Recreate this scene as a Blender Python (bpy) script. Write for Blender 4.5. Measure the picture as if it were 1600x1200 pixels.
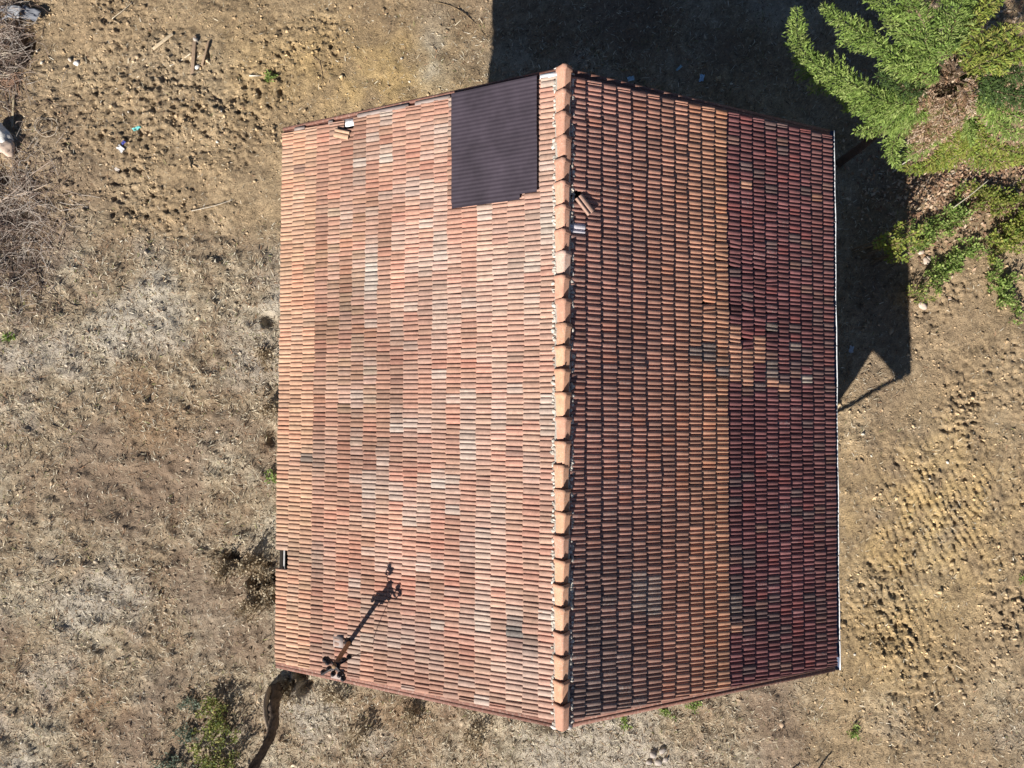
import bpy, math, random
import numpy as np
from mathutils import Vector, Matrix

# ------------------------------------------------------------------ clear
for o in list(bpy.data.objects):
    bpy.data.objects.remove(o, do_unlink=True)
scene = bpy.context.scene
C = scene.collection
rng = np.random.default_rng(7)
random.seed(7)

# ------------------------------------------------------------------ camera, sky, sun, exposure
FPX = 1109.0                                   # focal length in pixels of the 1600 px wide photograph
CAM_LOC = np.array([-0.850, -0.246, 20.302])
CAM_ROT = (0.0322937, 0.0031030, 0.0046065)
cam = bpy.data.cameras.new('camera')
cam.sensor_width = 36.0
cam.lens = FPX / 1600.0 * 36.0
cam.clip_start = 0.1
cam.clip_end = 3000.0
cam_ob = bpy.data.objects.new('camera', cam)
C.objects.link(cam_ob)
cam_ob.location = CAM_LOC
cam_ob.rotation_euler = CAM_ROT
scene.camera = cam_ob

SUN_DIR = Vector((0.877, 1.314, -1.0)).normalized()     # direction the light travels
SUN_EL = math.asin(-SUN_DIR.z)
world = bpy.data.worlds.new('World')
scene.world = world
world.use_nodes = True
wn = world.node_tree.nodes
wl = world.node_tree.links
bg = wn['Background']
sky = wn.new('ShaderNodeTexSky')
sky.sky_type = 'NISHITA'
sky.sun_disc = False
sky.sun_elevation = SUN_EL
sky.sun_rotation = math.atan2(-SUN_DIR.x, -SUN_DIR.y)
sky.altitude = 600.0
sky.air_density = 0.6
sky.dust_density = 0.1
sky.ozone_density = 2.0
wl.new(sky.outputs[0], bg.inputs[0])
bg.inputs[1].default_value = 0.05
sun = bpy.data.lights.new('sun', 'SUN')
sun.energy = 5.0
sun.angle = math.radians(0.5)
sun.color = (1.0, 0.955, 0.885)
sun_ob = bpy.data.objects.new('sun', sun)
C.objects.link(sun_ob)
sun_ob.rotation_euler = SUN_DIR.to_track_quat('-Z', 'Y').to_euler()
sun_ob.location = (-14, -20, 30)
scene.view_settings.view_transform = 'Standard'
scene.view_settings.look = 'None'
scene.view_settings.gamma = 1.0
scene.view_settings.use_curve_mapping = False
scene.view_settings.exposure = 0.78

# ------------------------------------------------------------------ photograph pixel <-> world
CM = np.array(cam_ob.rotation_euler.to_matrix())
def project(P):
    v = (np.asarray(P, float) - CAM_LOC) @ CM
    return 800 + FPX * v[..., 0] / -v[..., 2], 600 - FPX * v[..., 1] / -v[..., 2]
def at(px, py, z=0.0):
    d = CM @ np.array([(px - 800) / FPX, (600 - py) / FPX, -1.0])
    return CAM_LOC + d * ((z - CAM_LOC[2]) / d[2])

# ------------------------------------------------------------------ helpers
def tag(o, label=None, cat=None, group=None, kind=None):
    if label: o['label'] = label
    if cat: o['category'] = cat
    if group: o['group'] = group
    if kind: o['kind'] = kind
    return o
def empty(name, loc=(0, 0, 0)):
    o = bpy.data.objects.new(name, None)
    o.empty_display_size = 0.2
    o.location = loc
    C.objects.link(o)
    return o

class MB:
    """collects vertices / faces / per-vertex colours, builds one mesh object"""
    def __init__(self):
        self.v = []; self.c = []; self.f3 = []; self.f4 = []; self.n = 0
    def add(self, v, f3=None, f4=None, col=(0.5, 0.5, 0.5, 0)):
        v = np.asarray(v, float).reshape(-1, 3)
        col = np.asarray(col, float)
        if col.ndim == 1:
            col = np.tile(col, (len(v), 1))
        if col.shape[1] == 3:
            col = np.hstack([col, np.zeros((len(col), 1))])
        if f3 is not None and len(f3): self.f3.append(np.asarray(f3, int).reshape(-1, 3) + self.n)
        if f4 is not None and len(f4): self.f4.append(np.asarray(f4, int).reshape(-1, 4) + self.n)
        self.v.append(v); self.c.append(col); self.n += len(v)
    def mesh(self, name, mat, smooth=False, origin=None):
        v = np.concatenate(self.v)
        if origin is not None: v = v - np.asarray(origin, float)
        c = np.concatenate(self.c)
        f3 = np.concatenate(self.f3) if self.f3 else np.zeros((0, 3), int)
        f4 = np.concatenate(self.f4) if self.f4 else np.zeros((0, 4), int)
        me = bpy.data.meshes.new(name)
        me.vertices.add(len(v)); me.vertices.foreach_set('co', v.astype(np.float32).ravel())
        nl = f3.size + f4.size
        me.loops.add(nl)
        me.loops.foreach_set('vertex_index', np.concatenate([f3.ravel(), f4.ravel()]).astype(np.int32))
        me.polygons.add(len(f3) + len(f4))
        st = np.concatenate([np.arange(len(f3)) * 3, f3.size + np.arange(len(f4)) * 4])
        me.polygons.foreach_set('loop_start', st.astype(np.int32))
        if smooth: me.polygons.foreach_set('use_smooth', np.ones(len(st), bool))
        at_ = me.color_attributes.new('Col', 'FLOAT_COLOR', 'POINT')
        at_.data.foreach_set('color', c.astype(np.float32).ravel())
        me.materials.append(mat)
        me.update(calc_edges=True); me.validate()
        return me
    def build(self, name, mat, parent=None, smooth=False, origin=None):
        o = bpy.data.objects.new(name, self.mesh(name, mat, smooth, origin))
        if origin is not None: o.location = origin
        C.objects.link(o)
        if parent is not None: o.parent = parent
        return o

def tube(mb, path, rad, sides=6, col=(.3, .2, .1), cap=True):
    P = np.asarray(path, float); n = len(P)
    rad = np.broadcast_to(np.asarray(rad, float), (n,))
    T = np.gradient(P, axis=0); T /= np.linalg.norm(T, axis=1)[:, None] + 1e-9
    ref = np.array([0, 0, 1.0]) if abs(T[:, 2]).mean() < 0.8 else np.array([1.0, 0, 0])
    A = np.cross(T, ref); A /= np.linalg.norm(A, axis=1)[:, None] + 1e-9
    B = np.cross(T, A)
    an = np.arange(sides) * 2 * math.pi / sides
    ring = (A[:, None, :] * np.cos(an)[None, :, None] + B[:, None, :] * np.sin(an)[None, :, None]) * rad[:, None, None] + P[:, None, :]
    v = ring.reshape(-1, 3)
    i, j = np.meshgrid(np.arange(n - 1), np.arange(sides), indexing='ij')
    j2 = (j + 1) % sides
    f4 = np.stack([i * sides + j, i * sides + j2, (i + 1) * sides + j2, (i + 1) * sides + j], -1).reshape(-1, 4)
    f3 = []
    if cap:
        v = np.vstack([v, P[0], P[-1]]); a = n * sides
        for k in range(sides):
            f3.append((a, (k + 1) % sides, k)); f3.append((a + 1, (n - 1) * sides + k, (n - 1) * sides + (k + 1) % sides))
    mb.add(v, f3, f4, col)

def box(mb, c, size, R=None, col=(.5, .5, .5)):
    s = np.array(size) / 2.0
    v = np.array([[x, y, z] for x in (-1, 1) for y in (-1, 1) for z in (-1, 1)]) * s
    if R is not None: v = v @ np.asarray(R).T
    f = [(0, 1, 3, 2), (4, 6, 7, 5), (0, 4, 5, 1), (2, 3, 7, 6), (0, 2, 6, 4), (1, 5, 7, 3)]
    mb.add(v + np.asarray(c, float), None, f, col)

ICO = None
def ico():
    global ICO
    if ICO is None:
        t = (1 + 5 ** .5) / 2
        v = np.array([(-1, t, 0), (1, t, 0), (-1, -t, 0), (1, -t, 0), (0, -1, t), (0, 1, t), (0, -1, -t), (0, 1, -t), (t, 0, -1), (t, 0, 1), (-t, 0, -1), (-t, 0, 1)], float)
        v /= np.linalg.norm(v[0])
        f = np.array([(0, 11, 5), (0, 5, 1), (0, 1, 7), (0, 7, 10), (0, 10, 11), (1, 5, 9), (5, 11, 4), (11, 10, 2), (10, 7, 6), (7, 1, 8), (3, 9, 4), (3, 4, 2), (3, 2, 6), (3, 6, 8), (3, 8, 9), (4, 9, 5), (2, 4, 11), (6, 2, 10), (8, 6, 7), (9, 8, 1)])
        ICO = (v, f)
    return ICO

class Perlin:
    def __init__(self, seed):
        r = np.random.default_rng(seed)
        self.p = r.permutation(512); a = r.random(512) * 2 * math.pi
        self.g = np.stack([np.cos(a), np.sin(a)], -1)
    def __call__(self, x, y):
        x = np.asarray(x, float); y = np.asarray(y, float)
        xi = np.floor(x).astype(int); yi = np.floor(y).astype(int)
        xf = x - xi; yf = y - yi
        u = xf * xf * xf * (xf * (xf * 6 - 15) + 10); w = yf * yf * yf * (yf * (yf * 6 - 15) + 10)
        def gr(i, j, dx, dy):
            g = self.g[self.p[(self.p[i & 511] + j) & 511]]
            return g[..., 0] * dx + g[..., 1] * dy
        a = gr(xi, yi, xf, yf); b = gr(xi + 1, yi, xf - 1, yf)
        c = gr(xi, yi + 1, xf, yf - 1); d = gr(xi + 1, yi + 1, xf - 1, yf - 1)
        return ((a + (b - a) * u) * (1 - w) + (c + (d - c) * u) * w) * 1.5
def sstep(a, b, x):
    t = np.clip((np.asarray(x, float) - a) / (b - a), 0, 1)
    return t * t * (3 - 2 * t)
def blob(px, py, cx, cy, rx, ry, ang=0.0):
    a = math.radians(ang); dx = px - cx; dy = py - cy
    u = (dx * math.cos(a) + dy * math.sin(a)) / rx; w = (-dx * math.sin(a) + dy * math.cos(a)) / ry
    return np.exp(-(u * u + w * w))

# ------------------------------------------------------------------ materials
def mat_new(name):
    m = bpy.data.materials.new(name); m.use_nodes = True
    n = m.node_tree.nodes; l = m.node_tree.links
    b = n['Principled BSDF']
    b.inputs['Specular IOR Level'].default_value = 0.25
    return m, n, l, b
def noise_node(n, l, scale, detail=4.0, rough=0.6, coord=None):
    t = n.new('ShaderNodeTexNoise')
    t.inputs['Scale'].default_value = scale; t.inputs['Detail'].default_value = detail; t.inputs['Roughness'].default_value = rough
    if coord is not None: l.new(coord, t.inputs['Vector'])
    return t
def maprange(n, l, src, a, b, c, d):
    r = n.new('ShaderNodeMapRange')
    r.inputs[1].default_value = a; r.inputs[2].default_value = b; r.inputs[3].default_value = c; r.inputs[4].default_value = d
    l.new(src, r.inputs[0]); return r.outputs[0]
def mul_col(n, l, col, fac):
    m = n.new('ShaderNodeVectorMath'); m.operation = 'SCALE'
    l.new(col, m.inputs[0]); l.new(fac, m.inputs['Scale']); return m.outputs[0]
def mixc(n, l, fac, a, b):
    m = n.new('ShaderNodeMix'); m.data_type = 'RGBA'
    if hasattr(fac, 'node'): l.new(fac, m.inputs[0])
    else: m.inputs[0].default_value = fac
    for s, i in ((a, 6), (b, 7)):
        if hasattr(s, 'node'): l.new(s, m.inputs[i])
        else: m.inputs[i].default_value = (*s, 1)
    return m.outputs[2]
def bump(n, l, b, h, strength, dist):
    k = n.new('ShaderNodeBump'); k.inputs['Strength'].default_value = strength; k.inputs['Distance'].default_value = dist
    l.new(h, k.inputs['Height']); l.new(k.outputs[0], b.inputs['Normal'])

def attr_mat(name, rough=0.9, var=0.25, vscale=18.0, bump_s=0.0, bscale=40.0, bdist=0.01, transl=0.0):
    m, n, l, b = mat_new(name)
    a = n.new('ShaderNodeAttribute'); a.attribute_name = 'Col'
    g = n.new('ShaderNodeNewGeometry')
    t = noise_node(n, l, vscale, 5, 0.65, g.outputs['Position'])
    col = mul_col(n, l, a.outputs['Color'], maprange(n, l, t.outputs[0], 0.25, 0.75, 1 - var, 1 + var))
    l.new(col, b.inputs['Base Color']); b.inputs['Roughness'].default_value = rough
    if bump_s:
        t2 = noise_node(n, l, bscale, 6, 0.7, g.outputs['Position'])
        bump(n, l, b, t2.outputs[0], bump_s, bdist)
    if transl:
        tr = n.new('ShaderNodeBsdfTranslucent'); l.new(col, tr.inputs[0])
        mx = n.new('ShaderNodeMixShader'); mx.inputs[0].default_value = transl
        l.new(b.outputs[0], mx.inputs[1]); l.new(tr.outputs[0], mx.inputs[2])
        l.new(mx.outputs[0], n['Material Output'].inputs[0])
    return m
def plain_mat(name, colr, rough=0.7, var=0.2, vscale=6.0, metal=0.0, dirt=None, bump_s=0.15):
    m, n, l, b = mat_new(name)
    g = n.new('ShaderNodeNewGeometry')
    t = noise_node(n, l, vscale, 6, 0.65, g.outputs['Position'])
    rgb = n.new('ShaderNodeRGB'); rgb.outputs[0].default_value = (*colr, 1)
    col = mul_col(n, l, rgb.outputs[0], maprange(n, l, t.outputs[0], 0.25, 0.75, 1 - var, 1 + var))
    if dirt:
        t3 = noise_node(n, l, vscale * 3.1, 6, 0.7, g.outputs['Position'])
        col = mixc(n, l, maprange(n, l, t3.outputs[0], 0.5, 0.68, 0, 0.8), col, dirt)
    l.new(col, b.inputs['Base Color']); b.inputs['Roughness'].default_value = rough; b.inputs['Metallic'].default_value = metal
    if bump_s: bump(n, l, b, t.outputs[0], bump_s, 0.01)
    return m
def tile_mat(name, per_object):
    m, n, l, b = mat_new(name)
    if per_object:
        a = n.new('ShaderNodeObjectInfo')
    else:
        a = n.new('ShaderNodeAttribute'); a.attribute_name = 'Col'
    g = n.new('ShaderNodeNewGeometry')
    t1 = noise_node(n, l, 9.0, 5, 0.7, g.outputs['Position'])
    t2 = noise_node(n, l, 75.0, 4, 0.7, g.outputs['Position'])
    col = mul_col(n, l, a.outputs['Color'], maprange(n, l, t1.outputs[0], 0.25, 0.75, 0.76, 1.24))
    col = mul_col(n, l, col, maprange(n, l, t2.outputs[0], 0.25, 0.75, 0.78, 1.22))
    # pale lichen crust, amount in the alpha channel
    t3 = noise_node(n, l, 38.0, 6, 0.75, g.outputs['Position'])
    li = maprange(n, l, t3.outputs[0], 0.5, 0.62, 0, 1)
    mm = n.new('ShaderNodeMath'); mm.operation = 'MULTIPLY'; l.new(li, mm.inputs[0]); l.new(a.outputs['Alpha'], mm.inputs[1])
    col = mixc(n, l, mm.outputs[0], col, (0.43, 0.40, 0.35))
    # dark moss and soot specks
    t4 = noise_node(n, l, 22.0, 6, 0.75, g.outputs['Position'])
    col = mixc(n, l, maprange(n, l, t4.outputs[0], 0.63, 0.75, 0, 0.55), col, (0.055, 0.045, 0.04))
    l.new(col, b.inputs['Base Color']); b.inputs['Roughness'].default_value = 0.92
    bump(n, l, b, t2.outputs[0], 0.35, 0.006)
    return m

M_tile = tile_mat('clay_tile', False)
M_tile1 = tile_mat('clay_tile_single', True)
M_ground = attr_mat('soil', 0.97, 0.45, 30.0, 1.0, 30.0, 0.06)
M_clod = attr_mat('clod', 0.97, 0.2, 30.0, 0.3, 90.0, 0.01)
M_grass = attr_mat('dry_grass', 0.9, 0.12, 12.0, transl=0.2)
M_leaf = attr_mat('needles', 0.6, 0.18, 5.0, transl=0.35)
M_bark = attr_mat('bark', 0.95, 0.35, 14.0, 0.8, 30.0, 0.02)
M_sheet = plain_mat('corrugated_brown', (0.050, 0.039, 0.050), 0.6, 0.32, 2.2)
M_deck = plain_mat('old_roof_boards', (0.10, 0.065, 0.045), 0.9, 0.3, 5.0)
M_board = plain_mat('painted_barge_board', (0.20, 0.095, 0.07), 0.75, 0.25, 7.0, dirt=(0.36, 0.26, 0.21))
M_white = plain_mat('white_metal', (0.74, 0.76, 0.78), 0.45, 0.08, 5.0, dirt=(0.45, 0.43, 0.40), bump_s=0.05)
M_plaster = plain_mat('plaster', (0.52, 0.48, 0.41), 0.95, 0.15, 2.0)
M_mortar = attr_mat('mortar', 0.97, 0.3, 30.0, 0.6, 60.0, 0.02)
M_zinc = plain_mat('weathered_zinc', (0.30, 0.24, 0.215), 0.75, 0.12, 9.0, bump_s=0.05)
M_iron = plain_mat('dark_iron', (0.022, 0.018, 0.02), 0.5, 0.2, 12.0)
M_rust = plain_mat('rusty_pole', (0.24, 0.15, 0.085), 0.7, 0.25, 20.0)
M_litter = attr_mat('litter', 0.55, 0.08, 20.0)
M_film = attr_mat('plastic_film', 0.3, 0.1, 8.0, transl=0.35)
M_stone = attr_mat('stone', 0.9, 0.22, 12.0, 0.4, 45.0, 0.015)
M_wood = attr_mat('weathered_wood', 0.9, 0.3, 16.0, 0.4, 40.0, 0.01)

# ------------------------------------------------------------------ ground
pn = [Perlin(100 + i) for i in range(14)]
def axis(lo, hi, step):
    core = np.arange(lo, hi, step)
    out = []; d = step
    x = 0.0
    while x < 900:
        d *= 1.28; x += d; out.append(x)
    out = np.array(out)
    return np.concatenate([(lo - out)[::-1], core, core[-1] + out])
STEP = 0.045
GX = axis(-18.6, 16.6, STEP); GY = axis(-13.2, 14.6, STEP)
XX, YY = np.meshgrid(GX, GY)
PX, PY = project(np.stack([XX, YY, np.zeros_like(XX)], -1))

clod_m = np.clip(0.14 + 0.95 * blob(PX, PY, 270, 170, 190, 150) + 0.6 * blob(PX, PY, 190, 330, 120, 60)
                 + 0.5 * blob(PX, PY, 90, 60, 130, 90) + 0.55 * blob(PX, PY, 480, 60, 150, 60)
                 + 0.9 * blob(PX, PY, 1520, 660, 130, 130) + 0.6 * blob(PX, PY, 1500, 470, 130, 70)
                 + 0.75 * blob(PX, PY, 1500, 950, 190, 150) + 0.55 * blob(PX, PY, 1340, 1040, 120, 120)
                 - 0.2 * blob(PX, PY, 640, 90, 90, 80), 0, 1.1)
low = Perlin(321); low2 = Perlin(322)
patch = low(XX / 2.3, YY / 2.3) + .6 * low2(XX / .95, YY / .95)
clod_m = clod_m * np.clip(.72 + 1.0 * patch, .12, 1.25) + .35 * blob(PX, PY, 240, 170, 190, 130)
grass_m = np.clip(sstep(330, 420, PY) * sstep(500, 420, PX) + 0.9 * sstep(1010, 1080, PY) * sstep(1330, 1180, PX)
                  + 0.5 * blob(PX, PY, 60, 300, 120, 130) + 0.35 * blob(PX, PY, 1360, 480, 70, 300)
                  + 0.6 * blob(PX, PY, 1020, 40, 330, 140) + 0.4 * blob(PX, PY, 1560, 1130, 200, 90) + 0.08, 0, 1)
def pit(cx, cy, rx, ry, d, ang=0):
    return -d * np.exp(-(np.maximum(0, -np.log(blob(PX, PY, cx, cy, rx, ry, ang) + 1e-30))) ** 2)
h = 0.10 * pn[0](XX / 3.1, YY / 3.1) + 0.05 * pn[1](XX / 1.1, YY / 1.1)
h += 0.030 * pn[2](XX / .5, YY / .5)
lump = 1 - np.abs(pn[3](XX / .34, YY / .34)) * 2.2
lump2 = 1 - np.abs(pn[4](XX / .19, YY / .19)) * 2.2
h += clod_m * (0.034 * np.clip(lump, -0.6, 1) + 0.026 * np.clip(lump2, -0.6, 1))
h += (0.3 + clod_m) * 0.020 * pn[5](XX / .11, YY / .11)
wx_ = XX + .07 * pn[9](XX / .12, YY / .12); wy_ = YY + .07 * pn[10](XX / .12, YY / .12)
holes = sstep(0.40, 0.58, pn[6](wx_ / .19 + 9, wy_ / .19)) * np.clip(clod_m - .05, 0, 1)
h -= 0.10 * holes
h += (0.006 + .012 * np.clip(clod_m, 0, 1)) * rng.standard_normal(XX.shape)
tuss = grass_m * np.clip(pn[7](XX / .42, YY / .42) + 0.1, 0, 1)
h += 0.09 * tuss + grass_m * 0.022 * pn[8](XX / .13, YY / .13)
# ruts pressed by tracks on the sandy side, running diagonally
tm = blob(PX, PY, 1470, 800, 120, 90, 35) + 0.8 * blob(PX, PY, 1400, 960, 60, 110, -20)
ca, sa = math.cos(math.radians(29)), math.sin(math.radians(29))
h += np.clip(tm, 0, 1) * 0.042 * np.sin((XX * ca + YY * sa + 0.12 * pn[9](XX / .8, YY / .8)) / 0.20 * 2 * math.pi) * (0.4 + 0.6 * np.abs(pn[10](XX / .7, YY / .7)))
# bank beside the north verge, hollows by the wall and the debris heap
h += 0.10 * blob(PX, PY, 720, 135, 60, 55)
h += (pit(412, 905, 22, 26, .5) + pit(372, 872, 34, 11, .28, 15) + pit(418, 935, 16, 9, .3)) * np.clip(.75 + 1.5 * pn[4](XX / .3, YY / .3), 0, 1.5)
h += pit(465, 1068, 28, 18, .5, -20) * np.clip(.8 + 1.3 * pn[4](XX / .3, YY / .3), 0, 1.5) + pit(420, 500, 12, 12, .2) + pit(425, 680, 10, 16, .2)
h += pit(38, 60, 14, 34, .34) + pit(-8, 268, 22, 26, .45) + pit(45, 385, 40, 50, .16) + pit(20, 330, 30, 20, .25)
h += 0.22 * blob(PX, PY, 10, 30, 30, 30)
far = np.maximum(np.maximum(-19 - XX, XX - 17), np.maximum(-13.6 - YY, YY - 15))
h = np.where(far > 0, h * np.exp(-np.clip(far, 0, 60) / 4.0), h)
inh = (XX > -4.5) & (XX < 5.0) & (YY > -4.7) & (YY < 4.2)
h[inh] = 0.0
def hz(x, y):
    i = np.clip(np.searchsorted(GX, x) - 1, 0, len(GX) - 2); j = np.clip(np.searchsorted(GY, y) - 1, 0, len(GY) - 2)
    tx = (x - GX[i]) / (GX[i + 1] - GX[i]); ty = (y - GY[j]) / (GY[j + 1] - GY[j])
    return (h[j, i] * (1 - tx) + h[j, i + 1] * tx) * (1 - ty) + (h[j + 1, i] * (1 - tx) + h[j + 1, i + 1] * tx) * ty
def samp(A, x, y):
    i = np.clip(np.searchsorted(GX, x), 0, len(GX) - 1); j = np.clip(np.searchsorted(GY, y), 0, len(GY) - 1)
    return A[j, i]
def gp(px, py, dz=0.0):
    """ground point under a photograph pixel"""
    p = at(px, py, 0.0)
    for _ in range(4): p = at(px, py, float(hz(p[0], p[1])))
    return np.array([p[0], p[1], p[2] + dz])

# soil colours: dirt, straw-covered, ochre sand, pale dust, brown for humus and painted shade
D = np.array([.350, .252, .152]); S = np.array([.345, .268, .172]); OC = np.array([.45, .315, .145])
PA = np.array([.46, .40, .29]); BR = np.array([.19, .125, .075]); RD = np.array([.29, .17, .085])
col = np.ones(XX.shape + (3,)) * D
def lay(c, m): 
    global col
    m = np.clip(m, 0, 1)[..., None]; col = col * (1 - m) + c * m
w1 = pn[11](XX / 1.7, YY / 1.7); w2 = pn[12](XX / .6, YY / .6); w3 = pn[13](XX / .22, YY / .22)
lay(S, grass_m * (0.75 + 0.5 * w1))
lay(OC, 1.0 * blob(PX, PY, 620, 110, 120, 75) * (0.9 + w2) + 0.8 * blob(PX, PY, 1450, 800, 130, 130) * (.75 + w2) + .45 * blob(PX, PY, 1400, 1000, 120, 120)
    + .4 * blob(PX, PY, 450, 100, 120, 90))
lay(PA, 1.1 * blob(PX, PY, 678, 70, 24, 75) * (.75 + w2) + .75 * blob(PX, PY, 190, 540, 35, 25) + .5 * blob(PX, PY, 400, 740, 35, 25) + .45 * blob(PX, PY, 90, 420, 30, 40)
    + .4 * blob(PX, PY, 130, 340, 40, 22) + grass_m * 0.45 * sstep(.15, .6, w1 + .5 * w3))
lay(BR, grass_m * 0.6 * sstep(.1, .55, w2 - .6 * w1) + .6 * blob(PX, PY, 20, 370, 50, 80) + .8 * blob(PX, PY, 20, 70, 28, 60) + .6 * blob(PX, PY, 415, 640, 18, 90) + .35 * blob(PX, PY, 190, 850, 110, 60)  # debris pit: dark humus, also painted for the shadow lying there
    + .5 * blob(PX, PY, 400, 560, 25, 40) + .5 * blob(PX, PY, 1480, 250, 160, 110) + .35 * blob(PX, PY, 900, 40, 420, 120) + .35 * blob(PX, PY, 1360, 330, 45, 200))  # north and east patches paint the soil darker inside the house shadow
lay(RD, .5 * blob(PX, PY, 120, 1085, 130, 60) * (.7 + w2) + .35 * blob(PX, PY, 620, 1130, 150, 50))
col *= (1 + 0.20 * w2 + 0.25 * w3 + 0.10 * w1 + .14 * rng.standard_normal(XX.shape))[..., None]
col *= np.where(holes > .3, 0.8, 1.0)[..., None]  # shade in the small dents is put into the soil colour
big = low(XX / 4.2 + 20, YY / 4.2) + .5 * low2(XX / 1.5 + 9, YY / 1.5)
lay(np.array([.235, .165, .11]), .75 * np.clip(grass_m + .15, 0, 1) * sstep(.05, .65, big))
lay(np.array([.47, .41, .32]), .7 * np.clip(grass_m + .1, 0, 1) * sstep(.1, .7, -big + .25 * w2))
lay(RD * .9, .45 * blob(PX, PY, 230, 660, 70, 60) + .4 * blob(PX, PY, 215, 590, 50, 30))
gk = np.clip(grass_m * 1.3, 0, 1)[..., None]
col = np.clip(col * (np.array([1.07, 1.09, 1.15]) * gk + np.array([1.08, 1.08, 1.05]) * (1 - gk)), .02, .7)
g = MB()
ny, nx = XX.shape
ii, jj = np.meshgrid(np.arange(ny - 1), np.arange(nx - 1), indexing='ij')
f4 = np.stack([ii * nx + jj, ii * nx + jj + 1, (ii + 1) * nx + jj + 1, (ii + 1) * nx + jj], -1).reshape(-1, 4)
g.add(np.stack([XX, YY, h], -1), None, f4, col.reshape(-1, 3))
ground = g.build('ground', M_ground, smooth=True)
tag(ground, 'bare sandy soil and dry trampled grass around the house', 'ground', kind='structure')

# ------------------------------------------------------------------ house: shape constants
RUN = {-1: 5.912, 1: 6.003}; HALF = 5.80; ZE = 5.0; ZR = 7.81
TH = {s: math.atan((ZR - ZE) / RUN[s]) for s in (-1, 1)}
SL = {s: math.hypot(RUN[s], ZR - ZE) for s in (-1, 1)}
def rp(s, u, y, w=0.0):
    """point on a roof slope: u down from the ridge, w along the normal"""
    c, k = math.cos(TH[s]), math.sin(TH[s])
    u = np.asarray(u, float); w = np.asarray(w, float)
    return np.stack(np.broadcast_arrays(s * (u * c + w * k), y, ZR - u * k + w * c), -1)
def frame(s):
    c, k = math.cos(TH[s]), math.sin(TH[s])
    return np.array([[s * c, 0, -k], [0, s, 0], [s * k, 0, c]]).T     # columns: down-slope, along ridge, normal

house = empty('house', (0, 0, 0))
tag(house, 'house under a weathered clay tile gable roof with orange ridge tiles', 'house')
# walls (all under the wide eaves)
wm = MB()
WX, WY = 5.22, 4.90          # east and south wall lines
WXW, WYN = -4.70, 4.45       # west and north wall lines
def wz(x): return (ZR - 0.30) - abs(x) * (ZR - ZE) / 6.0
for y0, y1 in ((-WY, -WY + .3), (WYN - .3, WYN)):
    pr = [(WXW, -.4), (WX, -.4), (WX, wz(WX)), (0, wz(0)), (WXW, wz(WXW))]
    v = [(x, y0, z) for x, z in pr] + [(x, y1, z) for x, z in pr]
    f4 = [(k, (k + 1) % 5, (k + 1) % 5 + 5, k + 5) for k in range(5)]
    wm.add(v, [(0, 2, 1), (0, 3, 2), (0, 4, 3), (5, 6, 7), (5, 7, 8), (5, 8, 9)], f4)
for x, zt in ((WXW + .15, wz(WXW)), (WX - .15, wz(WX))):
    box(wm, (x, (WYN - WY) / 2, (zt - .4) / 2), (.298, WYN + WY - .604, zt + .4))
wm.build('wall', M_plaster, house)
# boarded roof deck: two thin slabs that stop short of the eaves, plus soffit boards added to keep the eave hole dark
dm = MB()
for s in (-1, 1):
    u0, u1 = 0.03, SL[s] - 0.36
    for (a, b, t0, t1) in ((u0, u1, -.075, -.045), (u1, SL[s] - .05, -.24, -.21)):
        P = []
        for w in (t0, t1):
            for (u, y) in ((a, -HALF + .1), (b, -HALF + .1), (b, HALF - .1), (a, HALF - .1)): P.append(rp(s, u, y, w))
        dm.add(np.array(P), None, [(0, 1, 2, 3), (4, 7, 6, 5), (0, 4, 5, 1), (1, 5, 6, 2), (2, 6, 7, 3), (3, 7, 4, 0)])
M_soffit = plain_mat('shade_dark_soffit', (0.030, 0.024, 0.020), 0.95, 0.2, 5.0)  # near-black colour stands in for the shade inside the eave hole
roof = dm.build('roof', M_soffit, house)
# eave battens
for s in (-1, 1):
    bm_ = MB()
    c = rp(s, SL[s] - .17, 0, -.035)
    box(bm_, c, (.028, 2 * HALF - .25, .03), frame(s), (.36, .35, .34))
    bm_.build('eave_batten', M_wood, roof)
    fb = MB(); box(fb, rp(s, SL[s] - .045, 0, -.13), (.025, 2 * HALF - .22, .20), frame(s)); fb.build('light_block_board', M_soffit, roof)  # board added to shut sunlight out of the eave hole

# ------------------------------------------------------------------ clay tiles
NC = 20; U0 = 0.10
TW = 0.190                                    # cover width
TY0, TY1 = -5.70, 5.70
PROF = [(0, -.001), (.011, .000), (.0135, .012), (.018, .0195), (.035, .0205), (.052, .0190), (.056, .012), (.058, .000), (.072, -.002), (.085, .000), (.0875, .012),
        (.093, .0190), (.130, .0210), (.165, .0185), (.170, .011), (.172, .000), (.180, -.002), (.1885, -.001)]
PROF = [(v - .095, w) for v, w in PROF]
def tile_geom(cs, width=1.0, hs=1.0):
    """one interlocking tile: x down-slope (0 at butt), y across, z normal"""
    pv = np.array([p[0] for p in PROF]) * width; pw = np.array([p[1] for p in PROF]) * hs; n = len(pv)
    st = [(-cs - .045, .000), (-.005, .032 + .012 * (hs > 1.1)), (0.0, .028 + .012 * (hs > 1.1))]
    v = [np.stack([np.full(n, x), pv, pw + z], -1) for x, z in st]
    v.append(np.stack([np.full(n, -.002), pv, np.minimum(pw, .004) + .004 - .004], -1))
    v = np.concatenate(v)
    f = []
    for r in range(3):
        for k in range(n - 1): f.append((r * n + k, (r + 1) * n + k, (r + 1) * n + k + 1, r * n + k + 1))
    return v, np.array(f)
CS = {s: (SL[s] - U0) / NC for s in (-1, 1)}
HS = {-1: 1.0, 1: 1.22}                       # east ribs and steps raised to deepen the shadows between tiles

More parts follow.
